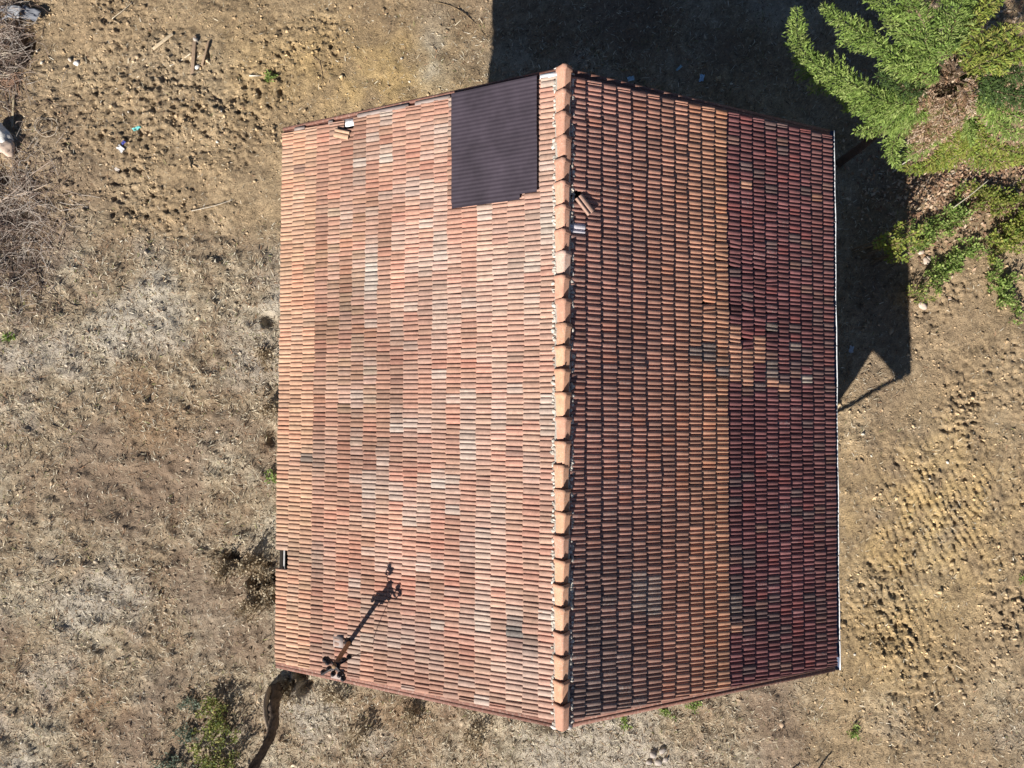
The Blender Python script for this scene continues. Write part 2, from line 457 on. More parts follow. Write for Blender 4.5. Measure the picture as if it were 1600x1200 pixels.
P_ = lambda *a: np.array(a)
WHITE = P_(.55, .445, .36); GREY = P_(.30, .24, .20); DKG = P_(.14, .115, .10)
white_blobs = [(578, 425, 11, 34, .95), (600, 243, 11, 9, 1), (690, 398, 16, 18, .8), (655, 415, 14, 12, .7), (612, 768, 10, 10, 1), (690, 752, 18, 12, .9), (735, 690, 12, 30, .7),
               (640, 475, 18, 10, .6), (745, 475, 18, 10, .6), (560, 620, 16, 12, .7), (665, 880, 22, 9, .7), (650, 295, 20, 10, .8), (690, 205, 18, 10, .7), (680, 300, 16, 16, .5),
               (855, 350, 16, 30, .75), (570, 750, 9, 9, .9), (585, 795, 9, 8, .8), (748, 840, 12, 40, .55), (600, 1000, 60, 10, .5), (640, 990, 40, 20, .45), (820, 1050, 30, 30, .45),
               (780, 640, 14, 20, .5), (535, 330, 16, 6, .6), (700, 460, 40, 25, .35), (640, 660, 14, 10, .7), (670, 660, 14, 14, .6), (600, 880, 10, 8, .6), (790, 420, 30, 40, .4)]
dark_blobs = [(477, 715, 12, 14, .8), (797, 985, 14, 24, 1.1), (822, 1008, 14, 13, .75), (545, 470, 40, 60, .16), (590, 560, 50, 50, .14), (640, 690, 40, 40, .12), (475, 262, 14, 6, .7), (805, 700, 10, 8, .5), (660, 318, 10, 8, .5), (480, 870, 40, 25, .35)]
pt = Perlin(55); pt2 = Perlin(56)
def tile_colour(s, k, y, px, py):
    r = rng.random
    if s < 0:                                  # sunny west slope, k counts from the ridge
        e = NC - 1 - k                         # columns from the eave
        n1 = float(pt(k * .45, y * .5)); n2 = float(pt2(k * .9 + 7, y * 1.1))
        if e <= 2: base = P_(.54, .285, .175) * (1 + .10 * n1)
        elif e <= 8: base = P_(.415, .205, .135) * (1 + .40 * n1)
        elif e <= 14: base = P_(.465, .228, .155) * (1 + .36 * n1)
        else: base = P_(.50, .265, .185) * (1 + .18 * n1)
        q = r()
        if q < .16: base = base * P_(1.04, .94, .93)          # redder firing
        elif q < .32: base = base * P_(1.04, 1.10, 1.08)
        elif q < .42: base = base * P_(.87, .90, .88)
        base = base * (1 + .07 * rng.standard_normal())
        wv = .10 * max(0, n2 + .1)
        wv += .38 * max(0, n2 - .05) * (1 if e > 5 else .3)
        if e > 5 and r() < .04 + .25 * max(0, n2): wv = .20 + .40 * r()
        for cx, cy, rx, ry, a in white_blobs:
            wv = max(wv, a * .9 * math.exp(-((px - cx) / (rx * 1.45)) ** 2 - ((py - cy) / (ry * 1.45)) ** 2) * (.75 + .3 * r()))
        base = base * (1 - wv) + WHITE * wv * (.85 + .25 * r())
        for cx, cy, rx, ry, a in dark_blobs:
            dv = a * math.exp(-((px - cx) / rx) ** 2 - ((py - cy) / ry) ** 2)
            dv = min(dv, .95); base = base * (1 - dv) + DKG * dv
        if 490 < px < 580 and 330 < py < 640 and r() < .5: base = base * P_(.84, .86, .8)
        li = .12 * r() + .25 * max(0, n2)
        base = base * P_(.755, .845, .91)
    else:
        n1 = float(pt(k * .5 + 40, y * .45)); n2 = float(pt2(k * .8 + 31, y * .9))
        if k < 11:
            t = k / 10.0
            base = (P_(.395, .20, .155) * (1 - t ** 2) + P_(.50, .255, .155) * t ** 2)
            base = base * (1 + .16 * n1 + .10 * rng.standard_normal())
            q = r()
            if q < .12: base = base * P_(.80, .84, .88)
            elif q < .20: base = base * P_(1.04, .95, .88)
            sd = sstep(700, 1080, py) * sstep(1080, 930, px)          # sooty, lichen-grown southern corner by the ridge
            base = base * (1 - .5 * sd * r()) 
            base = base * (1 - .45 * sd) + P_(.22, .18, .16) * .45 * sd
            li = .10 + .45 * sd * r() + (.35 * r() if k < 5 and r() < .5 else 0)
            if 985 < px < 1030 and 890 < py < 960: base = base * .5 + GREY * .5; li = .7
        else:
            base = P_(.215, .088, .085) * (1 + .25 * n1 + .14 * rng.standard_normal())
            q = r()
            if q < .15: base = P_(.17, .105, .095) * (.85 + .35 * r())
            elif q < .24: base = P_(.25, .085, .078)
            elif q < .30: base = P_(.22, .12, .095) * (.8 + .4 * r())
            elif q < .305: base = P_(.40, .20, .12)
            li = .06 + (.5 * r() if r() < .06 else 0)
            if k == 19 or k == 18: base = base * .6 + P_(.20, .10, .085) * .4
        # tiles renewed with bright orange ones in one patch
        for cx, cy, rx, ry in ((1143, 550, 9, 48), (1164, 575, 9, 26), (1182, 545, 9, 20), (1201, 590, 8, 8), (1222, 605, 9, 6), (1150, 980, 9, 5), (1160, 1010, 8, 5), (1167, 290, 9, 8)):
            if abs(px - cx) < rx and abs(py - cy) < ry: base = P_(.54, .285, .185) * (.8 + .35 * r()); li = .1
        for cx, cy, rx, ry in ((1090, 545, 16, 12), (1125, 580, 9, 10), (1145, 945, 9, 12), (1205, 515, 9, 6), (1235, 540, 9, 10), (1200, 575, 9, 14)):
            if abs(px - cx) < rx and abs(py - cy) < ry: base = P_(.24, .17, .14) * (.75 + .5 * r()); li = .4
        if abs(px - 1257) < 9 and abs(py - 590) < 5: base = WHITE * .8
        if abs(px - 906) < 13 and abs(py - 351) < 8: base = P_(.66, .60, .62); li = 0
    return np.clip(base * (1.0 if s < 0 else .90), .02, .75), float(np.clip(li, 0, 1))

tiles = []            # (s, k, R, loc, width, colour, lichen, area)
holes_px = [(437, 866, 9, 7), (437, 879, 9, 7), (543, 188, 10, 7), (909, 311, 12, 4)]
for s in (-1, 1):
    F = frame(s)
    for k in range(NC):
        ub = U0 + (k + 1) * CS[s]
        off = 0.0 if (k % 2 == 0) else TW / 2
        n = int((TY1 - TY0) / TW)
        ys = [(TY0 + off + (i + .5) * TW, 1.0) for i in range(n)]
        ys = [t for t in ys if t[0] + TW / 2 <= TY1 + .02]
        if off: ys.insert(0, (TY0 + TW / 4, .5))
        if TY1 - (ys[-1][0] + TW / 2) > .05: ys.append((ys[-1][0] + TW / 2 + (TY1 - ys[-1][0] - TW / 2) / 2, (TY1 - ys[-1][0] - TW / 2) / TW))
        cwave = 0.010 * rng.standard_normal()
        for (y, wd) in ys:
            wob = .008 * float(pt(k * .6 + 3, y * .8)) + cwave * float(pt2(y * .5, k))
            ju = .007 * rng.standard_normal() + .018 * float(pt2(y * .35, k * .7 + 13))
            jw = .0025 * rng.standard_normal()
            ang = .010 * rng.standard_normal(); pit_ = .006 * rng.standard_normal(); roll = .012 * rng.standard_normal()
            if s > 0 and 1.0 < y + 0 < 3.2 and 9 <= k <= 14: ang += .05 * rng.standard_normal(); jw += .006 * rng.random()
            c = rp(s, ub + ju, y + wob, jw)
            pc = rp(s, ub - CS[s] / 2, y, .02)
            px, py = project(pc)
            if any(abs(px - hx) < rx and abs(py - hy) < ry for hx, hy, rx, ry in holes_px): continue
            ca_, sa_ = math.cos(ang), math.sin(ang)
            Rl = np.array([[ca_, -sa_, 0], [sa_, ca_, 0], [0, 0, 1]]) @ np.array([[1, 0, pit_], [0, 1, -roll], [-pit_, roll, 1]])
            Rw = F @ Rl
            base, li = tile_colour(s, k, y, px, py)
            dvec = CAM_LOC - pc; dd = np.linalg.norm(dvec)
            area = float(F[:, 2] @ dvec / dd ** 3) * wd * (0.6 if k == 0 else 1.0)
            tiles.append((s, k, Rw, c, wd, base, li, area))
order = sorted(range(len(tiles)), key=lambda i: -tiles[i][7])
single = set([i for i in order if tiles[i][4] == 1.0][:300])
one = {}
for s in (-1, 1):
    v, f = tile_geom(CS[s], 1.0, HS[s]); mb = MB(); mb.add(v, None, f); one[s] = mb.mesh('tile', M_tile1)
field = MB()
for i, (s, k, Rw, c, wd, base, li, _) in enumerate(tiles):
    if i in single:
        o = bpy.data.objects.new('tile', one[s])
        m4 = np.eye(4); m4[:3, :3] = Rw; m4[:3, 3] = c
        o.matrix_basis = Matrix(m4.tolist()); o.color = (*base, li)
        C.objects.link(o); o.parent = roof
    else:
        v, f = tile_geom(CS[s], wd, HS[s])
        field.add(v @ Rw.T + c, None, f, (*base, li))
tf = field.build('tile_field', M_tile, roof); tag(tf, kind='stuff')

# ------------------------------------------------------------------ ridge: cap tiles bedded in mortar
def ridge_tile_mesh(L):
    mb = MB()
    def sec(hw, ht, fl): return [(-hw, -.065), (-hw * .96, -.02), (-fl * 1.22, ht * .84), (-fl, ht), (fl, ht), (fl * 1.22, ht * .84), (hw * .96, -.02), (hw, -.065)]
    st = [(-L / 2 - .03, .112, .082, .020), (L / 2 - .080, .128, .100, .026), (L / 2 - .072, .148, .126, .036), (L / 2 - .010, .152, .130, .040), (L / 2, .146, .124, .036)]
    n = 8; V = []
    for y, hw, ht, fl in st: V += [(x, y, z) for x, z in sec(hw, ht, fl)]
    f = [(r * n + k, r * n + k + 1, (r + 1) * n + k + 1, (r + 1) * n + k) for r in range(len(st) - 1) for k in range(n - 1)]
    # inner skin gives the ends their thickness
    b0 = len(V)
    for y, hw, ht, fl in (st[0], st[-1]): V += [(x * .9, y, z - .016) for x, z in sec(hw, ht, fl)]
    f += [(k, b0 + k, b0 + k + 1, k + 1) for k in range(n - 1)]
    e = (len(st) - 1) * n
    f += [(e + k, e + k + 1, b0 + n + k + 1, b0 + n + k) for k in range(n - 1)]
    f += [(b0 + k, b0 + n + k, b0 + n + k + 1, b0 + k + 1) for k in range(n - 1)]
    mb.add(V, None, f)
    return mb.mesh('ridge_tile', M_tile1)
NR = 28; RL = (2 * HALF - .02) / NR
rt = ridge_tile_mesh(RL)
for i in range(NR):
    o = bpy.data.objects.new('ridge_tile', rt)
    y = -HALF + .01 + (i + .5) * RL
    o.location = (.010 * rng.standard_normal(), y + .008 * rng.standard_normal(), ZR + .045 + .006 * rng.standard_normal())
    o.rotation_euler = (.012 * rng.standard_normal(), .03 * rng.standard_normal(), .022 * rng.standard_normal())
    pyy = project(np.array([0, y, ZR]))[1]
    c = P_(.39, .205, .14) * (1 + .10 * rng.standard_normal())
    if pyy > 490 and rng.random() < .75: c = P_(.42, .225, .14) * (1 + .06 * rng.standard_normal())
    li = .15 + .35 * rng.random()
    if 390 < pyy < 440 or 450 < pyy < 480: li = .75; c = c * .7 + P_(.55, .47, .43) * .3
    o.color = (*np.clip(c, 0, .75), li)
    C.objects.link(o); o.parent = roof
mm = MB(); vI, fI = ico()
for s in (-1, 1):
    for i in range(240):
        y = -HALF + .05 + rng.random() * (2 * HALF - .1)
        u = .135 + .035 * rng.random() + (.02 if s > 0 else 0)
        sz = np.array([.022 + .028 * rng.random(), .02 + .03 * rng.random(), .014 + .014 * rng.random()])
        v = vI * (1 + .25 * rng.standard_normal((12, 1))) * sz
        c = P_(.55, .50, .43) * (.6 + .55 * rng.random())
        mm.add(v @ frame(s).T + rp(s, u, y, .022 + .012 * rng.random()), fI, None, c)
    nseg = 150                                   # continuous bedding strip under the caps
    yy = np.linspace(-HALF + .02, HALF - .02, nseg)
    ue = .125 + .02 * rng.random(nseg)
    a = rp(s, np.full(nseg, .02), yy, .045); b = rp(s, ue, yy, .036); d = rp(s, ue + .01, yy, -.04)
    V = np.concatenate([a, b, d]); k = np.arange(nseg - 1)
    F4 = np.concatenate([np.stack([k, k + 1, k + 1 + nseg, k + nseg], -1), np.stack([k + nseg, k + 1 + nseg, k + 1 + 2 * nseg, k + 2 * nseg], -1)])
    mm.add(V, None, F4, (.40, .36, .31))
for dx in (-.1, 0, .1):                          # lumps closing the two ridge ends
    for y in (-HALF - .02, HALF + .02):
        v = vI * (1 + .2 * rng.standard_normal((12, 1))) * np.array([.09, .05, .05])
        mm.add(v + np.array([dx, y, ZR - .03 - abs(dx) * .4]), fI, None, P_(.62, .55, .50))
mo = mm.build('mortar_bedding', M_mortar, roof); tag(mo, kind='stuff')

# ------------------------------------------------------------------ verges, sheets, gutter, downpipe
def slab(mb, s, ua, ub_, ya, yb, w0, w1, col=(.5, .5, .5)):
    P = [rp(s, u, y, w) for w in (w0, w1) for (u, y) in ((ua, ya), (ub_, ya), (ub_, yb), (ua, yb))]
    f = [(0, 1, 2, 3), (4, 7, 6, 5), (0, 4, 5, 1), (1, 5, 6, 2), (2, 6, 7, 3), (3, 7, 4, 0)]
    mb.add(np.array(P), None, f, col)
for s in (-1, 1):
    for e in (-1, 1):
        b = MB()
        ya, yb = sorted((e * (HALF - .035), e * (HALF + (.035 if e < 0 else .025))))
        slab(b, s, .0, SL[s] + .01, ya, yb, -.19, (-.012 if e < 0 or s > 0 else .020) + (.006 if s > 0 else 0))
        slab(b, s, .0, SL[s] + .005, *sorted((e * (HALF - .13), e * (HALF - .036))), -.030, -.010)
        b.build('barge_board', M_board, house)
# strips of pale flashing lifted along the sunny north verge
for (pa, pb) in ((462, 478), (515, 522), (560, 640), (650, 705), (712, 770), (775, 838), (845, 872)):
    ua = abs(at(pa, 160, 6.4)[0]) ; 
    def u_of(px):
        # west slope u for a pixel column on the north verge
        lo, hi = 0.0, SL[-1]
        for _ in range(40):
            m = (lo + hi) / 2
            if project(rp(-1, m, HALF - .04, 0))[0] > px: lo = m
            else: hi = m
        return lo
    b = MB(); wv = .034 + .012 * rng.random()
    slab(b, -1, u_of(pb), u_of(pa), HALF - .115 - .02 * rng.random(), HALF - .045, wv, wv + .005)
    b.build('verge_flashing', M_white if pa > 700 else M_zinc, roof)
# blue-white sheet showing where a tile is missing by the verge
b = MB(); slab(b, -1, 4.62, 4.93, HALF - .24, HALF - .07, -.018, -.010)
b.build('underlay_sheet', M_white, roof)

# brown corrugated sheets patched into the west slope
def corrugated(ua, ub_, ya, yb, w, tilt=0.0):
    ny_ = int((yb - ya) / .0125); yy = np.linspace(ya, yb, ny_)
    pr = .0030 * np.cos(yy / .075 * 2 * math.pi)
    us = np.linspace(ua, ub_, 6); V = []
    for j, u in enumerate(us):
        V.append(rp(-1, np.full(ny_, u), yy, w + pr + tilt * (yy - ya) + .004 * math.sin(j * 1.7 + ya)))
    n0 = len(us) * ny_
    V2 = [v - np.array([0, 0, .004]) for v in V]
    f = []
    V = np.concatenate(V + V2)
    for j in range(len(us) - 1):
        k = np.arange(ny_ - 1)
        q_ = np.stack([j * ny_ + k, j * ny_ + k + 1, (j + 1) * ny_ + k + 1, (j + 1) * ny_ + k], -1)
        f += [q_[:, ::-1], q_ + n0]
    mb = MB(); mb.add(V, None, np.concatenate(f)); return mb
cu = math.cos(TH[-1])
corrugated(.43 / cu, 2.035 / cu, 4.64, 5.735, .098).build('corrugated_sheet', M_sheet, roof, smooth=True)
corrugated(.425 / cu, 2.03 / cu, 3.615, 4.70, .086, .0).build('corrugated_sheet', M_sheet, roof, smooth=True)
corrugated(.735 / cu, 2.025 / cu, 3.52, 3.66, .074).build('corrugated_sheet', M_sheet, roof, smooth=True)

# zinc patches beside the mast
for (ua, ub_, ya, yb) in ((4.72, 4.97, -5.13, -4.88), (4.70, 5.02, -5.77, -5.56)):
    b = MB(); slab(b, -1, ua, ub_, ya, yb, .040, .044); b.build('flashing_sheet', M_zinc, roof)

# half-round gutter on the east eave
gm = MB(); ng = 60
yy = np.linspace(-HALF - .02, HALF + .02, ng); an = np.linspace(math.pi, 2 * math.pi, 9)
rows = []
for r_ in (.062, .058):
    for a in an:
        wob = .006 * np.sin(yy * 2.1) + .004 * np.sin(yy * 5.3)
        rows.append(np.stack([RUN[1] + .052 + wob + r_ * math.cos(a), yy, np.full(ng, ZE - .045) + r_ * math.sin(a)], -1))
nr = len(an)
V = np.concatenate(rows); f = []
k = np.arange(ng - 1)
for t in (0, 1):
    for j in range(nr - 1):
        a0 = (t * nr + j) * ng; b0 = a0 + ng
        q_ = np.stack([a0 + k, a0 + k + 1, b0 + k + 1, b0 + k], -1); f.append(q_ if t else q_[:, ::-1])
gm.add(V, None, np.concatenate(f))
lip = np.stack([RUN[1] + .052 + .064 + .006 * np.sin(yy * 2.1) + .004 * np.sin(yy * 5.3), yy, np.full(ng, ZE - .040)], -1)
for y in (-HALF - .02, HALF + .02):
    ring = [(RUN[1] + .052 + .062 * math.cos(a), y, ZE - .045 + .062 * math.sin(a)) for a in an]
    gm.add(ring, [(0, j, j + 1) for j in range(1, nr - 1)])
M_gut = plain_mat('shaded_white_gutter', (0.10, 0.13, 0.20), 0.5, 0.2, 5.0, bump_s=0.05)  # white gutter painted dark blue to stand for the shade inside it
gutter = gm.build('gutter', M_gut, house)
lp = MB(); tube(lp, lip, .011, 6); lp.build('gutter_lip', M_white, gutter, smooth=True)
for y in np.arange(-5.2, 5.6, .9):
    b = MB(); box(b, (RUN[1] + .05, y, ZE - .028), (.14, .02, .006)); b.build('gutter_bracket', M_zinc, gutter)
dp = MB()
tube(dp, [(RUN[1] + .05, -5.66, ZE - .09), (RUN[1] + .03, -5.64, ZE - .2), (5.62, -5.30, 4.20), (5.29, -4.97, 3.55), (5.29, -4.97, 3.3), (5.29, -4.97, .12)], .05, 8)
dp.build('downpipe', M_white, house, smooth=True)

# ------------------------------------------------------------------ loose tiles lying on the roof
def loose_tile(name, s, u, y, ang, w, pitch, colr, label):
    v, f = tile_geom(CS[s]); v = v + np.array([CS[s] / 2, 0, -.01])
    under = v.copy(); under[:, 2] -= .012
    mb = MB(); mb.add(v, None, f); mb.add(under, None, f[:, ::-1])
    o = bpy.data.objects.new(name, mb.mesh(name, M_tile1))
    a, b_ = math.cos(ang), math.sin(ang); c, k = math.cos(pitch), math.sin(pitch)
    R = frame(s) @ np.array([[a, -b_, 0], [b_, a, 0], [0, 0, 1]]) @ np.array([[c, 0, k], [0, 1, 0], [-k, 0, c]])
    m4 = np.eye(4); m4[:3, :3] = R; m4[:3, 3] = rp(s, u, y, w)
    o.matrix_basis = Matrix(m4.tolist()); o.color = (*colr, .15); C.objects.link(o)
    return tag(o, label, 'roof tile')
loose_tile('loose_tile', 1, .42, 3.36, math.radians(-50), .075, -.03, (.40, .25, .19), 'loose clay tile lying askew across the dark slope just below the ridge')
loose_tile('loose_tile', -1, 4.92, 5.40, math.radians(-17), .062, -.02, (.46, .29, .19), 'slipped clay tile lying crooked near the verge of the sunny slope')

# ------------------------------------------------------------------ roof mast with insulators
mast = empty('utility_mast', rp(-1, 4.60, -5.0, 0.0))
tag(mast, 'rusty service mast with dark insulators standing up through the sunny roof slope', 'utility mast')
O = np.array(mast.location)
def part(mb, name, mat, parent, smooth=True):
    return mb.build(name, mat, parent, smooth=smooth)
TOP = np.array([.06, .04, 1.47])
b = MB(); tube(b, [(0, 0, -.15), TOP * .5, TOP], [.048, .045, .042], 10); part(b, 'pole', M_rust, mast)
b = MB(); tube(b, [(0, 0, .0), (0, 0, .06), (.0, .0, .12)], [.11, .075, .052], 10); part(b, 'collar', M_iron, mast)
def insulator(p, up=True):
    b = MB(); sgn = 1 if up else -1
    z = np.array([-.10, -.03, -.025, .0, .02, .025, .05, .07, .075, .10]) * sgn
    r = [.010, .010, .034, .050, .048, .030, .042, .040, .024, .014]
    tube(b, [np.array(p) + np.array([0, 0, q]) for q in z], r, 10); part(b, 'insulator', M_iron, mast)
def arm(pts, r=.022):
    b = MB(); tube(b, pts, r, 6); part(b, 'crossarm', M_iron, mast)
def mp(px, py, z):          # point near the mast head from a pixel, in mast space
    return at(px, py, O[2] + z) - O
za, zb = 1.40, 1.28
A0, A1 = mp(511, 1026, za), mp(539, 1056, za); B0, B1 = mp(502, 1054, zb), mp(543, 1030, zb)
arm([A0, A1]); arm([B0, B1])
b = MB(); box(b, (A0 + A1) / 2 + np.array([0, 0, -.05]), (.12, .12, .10)); part(b, 'clamp', M_iron, mast, False)
for p in (A0, A0 + (A1 - A0) * .16, A1, A1 + (A0 - A1) * .2): insulator(p + np.array([0, 0, .11]))
for p in (B0, B0 + (B1 - B0) * .22, B1, B1 + (B0 - B1) * .22): insulator(p + np.array([0, 0, -.11]), False)
insulator(mp(521, 1052, 1.2)); 
b = MB(); e0 = B1; e1 = mp(573, 1021, .38)
t = np.linspace(0, 1, 9)[:, None]; ca2 = e0 * (1 - t) + e1 * t; ca2[:, 2] -= .12 * np.sin(math.pi * t[:, 0]) 
tube(b, ca2, .007, 5); part(b, 'cable', M_iron, mast)
b = MB(); tube(b, [mp(521, 1052, 1.2), mp(524, 1044, 1.15), TOP * .8], .012, 5); part(b, 'crossarm', M_iron, mast)

# ------------------------------------------------------------------ scattered stuff: clods, dry grass, leaf litter
def visible_ground(n, mask, lo=(-18, -12.5), hi=(16, 13.8)):
    x = rng.uniform(lo[0], hi[0], n); y = rng.uniform(lo[1], hi[1], n)
    keep = (rng.random(n) < samp(mask, x, y)) & ~((x > -4.6) & (x < 5.0) & (y > -4.7) & (y < 4.3))
    return x[keep], y[keep]
vO = np.array([(1, 0, 0), (-1, 0, 0), (0, 1, 0), (0, -1, 0), (0, 0, 1), (0, 0, -1)], float)
fO = np.array([(0, 2, 4), (2, 1, 4), (1, 3, 4), (3, 0, 4), (2, 0, 5), (1, 2, 5), (3, 1, 5), (0, 3, 5)])
def multi_ico(x, y, size, col, flat=.7, sink=.25):
    n = len(x); v = vO[None] * (1 + .28 * rng.standard_normal((n, 6, 1)))
    sc = size[:, None, None] * np.stack([rng.uniform(.7, 1.4, n), rng.uniform(.7, 1.4, n), rng.uniform(.5, .9, n) * flat * 1.3], -1)[:, None, :]
    v = v * sc; a = rng.random(n) * 6.28; c, s_ = np.cos(a)[:, None], np.sin(a)[:, None]
    X = v[..., 0] * c - v[..., 1] * s_; Y = v[..., 0] * s_ + v[..., 1] * c
    z = hz(x, y) + size * flat * (.5 - sink)
    V = np.stack([X + x[:, None], Y + y[:, None], v[..., 2] + z[:, None]], -1).reshape(-1, 3)
    F = (fO[None] + (np.arange(n) * 6)[:, None, None]).reshape(-1, 3)
    return V, F, np.repeat(col, 6, axis=0)
x, y = visible_ground(95000, np.clip((.12 + clod_m) * .75 * (0.3 + holes + np.clip(.6 + pn[2](XX / .9, YY / .9), 0, 1)), 0, 1))
size = np.clip(.014 + .012 * rng.exponential(1.0, len(x)), .01, .075)
bc = np.stack([samp(col[..., i], x, y) for i in range(3)], -1) * (rng.uniform(.6, 1.5, len(x)))[:, None]
V, F, cc = multi_ico(x, y, size, bc)
b = MB(); b.add(V, F, None, cc)
tag(b.build('soil_clods', M_clod), 'small crumbly clods of soil strewn over the bare earth', 'clods', kind='stuff')

def blades(n, mask, lmin, lmax, wid, pal, rise=(.1, .7), dirang=None):
    x, y = visible_ground(n, mask); n = len(x)
    a = rng.random(n) * 6.283
    if dirang is not None: a = dirang + .7 * rng.standard_normal(n)
    L = rng.uniform(lmin, lmax, n); r_ = rng.uniform(rise[0], rise[1], n)
    d = np.stack([np.cos(a) * np.cos(r_), np.sin(a) * np.cos(r_), np.sin(r_)], -1)
    p = np.stack([x, y, hz(x, y) - .005], -1)
    sdir = np.stack([-np.sin(a), np.cos(a), .5 * rng.standard_normal(n)], -1) * (wid * rng.uniform(.6, 1.4, n))[:, None]
    mid = p + d * (L * .55)[:, None]; tip = p + d * L[:, None]; tip[:, 2] -= L * .22 * rng.random(n)
    V = np.stack([p - sdir / 2, p + sdir / 2, mid + sdir / 2.4, mid - sdir / 2.4, tip], 1).reshape(-1, 3)
    o = np.arange(n) * 5
    pal = np.array(pal); w = pal[:, 3] / pal[:, 3].sum()
    ci = rng.choice(len(pal), n, p=w); c = pal[ci, :3] * rng.uniform(.75, 1.25, n)[:, None]
    return V, np.stack([o + 3, o + 2, o + 4], -1), np.stack([o, o + 1, o + 2, o + 3], -1), np.repeat(c, 5, axis=0)
straw = [(.60, .53, .39, 3.5), (.44, .375, .27, 3), (.26, .18, .11, 3), (.11, .075, .05, 3), (.68, .62, .50, 1.5), (.24, .24, .10, .6), (.34, .20, .12, 1)]
b = MB()
dens = np.clip(grass_m * np.clip(.95 - .8 * big, .3, 1.3) * (0.45 + .9 * np.clip(pn[7](XX / .42, YY / .42) + .35, 0, 1)), 0, 1)
for args in ((260000, dens, .06, .20, .015), (22000, np.clip(dens * 1.2 * np.clip(pn[1](XX / 1.1, YY / 1.1) * 2 + .3, 0, 1), 0, 1),   .14, .36, .013)):
    V, F3, F4, c = blades(*args, straw); b.add(V, F3, F4, c)
V, F3, F4, c = blades(60000, np.full_like(dens, .5), .04, .13, .012, straw); b.add(V, F3, F4, c)
tag(b.build('dry_grass', M_grass), 'short dry straw-coloured grass covering the ground', 'dry grass', kind='stuff')

lit = np.clip(1.0 * blob(PX, PY, 1500, 130, 90, 140) + .8 * blob(PX, PY, 1520, 290, 120, 45) + .35 * blob(PX, PY, 1450, 330, 60, 60), 0, 1)
x, y = visible_ground(30000, lit, (7, 2), (16, 13.8)); n = len(x)
a = rng.random(n) * 6.283; L = rng.uniform(.03, .075, n); W = L * rng.uniform(.45, .7, n)
e1 = np.stack([np.cos(a), np.sin(a), .4 * rng.standard_normal(n)], -1) * L[:, None]
e2 = np.stack([-np.sin(a), np.cos(a), .4 * rng.standard_normal(n)], -1) * W[:, None]
p = np.stack([x, y, hz(x, y) + .02 + .03 * rng.random(n)], -1)
V = np.stack([p - e1, p + e2, p + e1, p - e2], 1).reshape(-1, 3); o_ = np.arange(n) * 4
pal = np.array([(.48, .33, .22), (.36, .22, .13), (.56, .43, .31), (.24, .14, .09)]); c = np.repeat(pal[rng.integers(0, 4, n)] * rng.uniform(.8, 1.2, n)[:, None], 4, axis=0)
b = MB(); b.add(V, None, np.stack([o_, o_ + 1, o_ + 2, o_ + 3], -1), c)
tag(b.build('leaf_litter', M_grass), 'tan fallen leaves heaped under the conifer', 'leaf litter', kind='stuff')

# ------------------------------------------------------------------ conifer by the north-east corner
def spline(P, n):
    P = np.asarray(P, float); t = np.linspace(0, len(P) - 1, n); out = []
    Q = np.vstack([2 * P[0] - P[1], P, 2 * P[-1] - P[-2]])
    for q in t:
        i = min(int(q), len(P) - 2); f = q - i
        a, b_, c, d = Q[i], Q[i + 1], Q[i + 2], Q[i + 3]
        out.append(.5 * (2 * b_ + (c - a) * f + (2 * a - 5 * b_ + 4 * c - d) * f * f + (3 * b_ - a - 3 * c + d) * f ** 3))
    return np.array(out)
def needles(mb, P, Dv, L, W, colr):
    """many small lance-shaped sprays: base points P, directions Dv"""
    n = len(P)
    up = np.array([0, 0, 1.0]) + .6 * rng.standard_normal((n, 3))
    S_ = np.cross(Dv, up); S_ /= np.linalg.norm(S_, axis=1)[:, None] + 1e-9
    L = L[:, None]; W = W[:, None]
    V = np.stack([P, P + Dv * L * .45 + S_ * W, P + Dv * L, P + Dv * L * .45 - S_ * W], 1).reshape(-1, 3)
    o = np.arange(n) * 4
    mb.add(V, None, np.stack([o, o + 1, o + 2, o + 3], -1), np.repeat(colr, 4, axis=0))
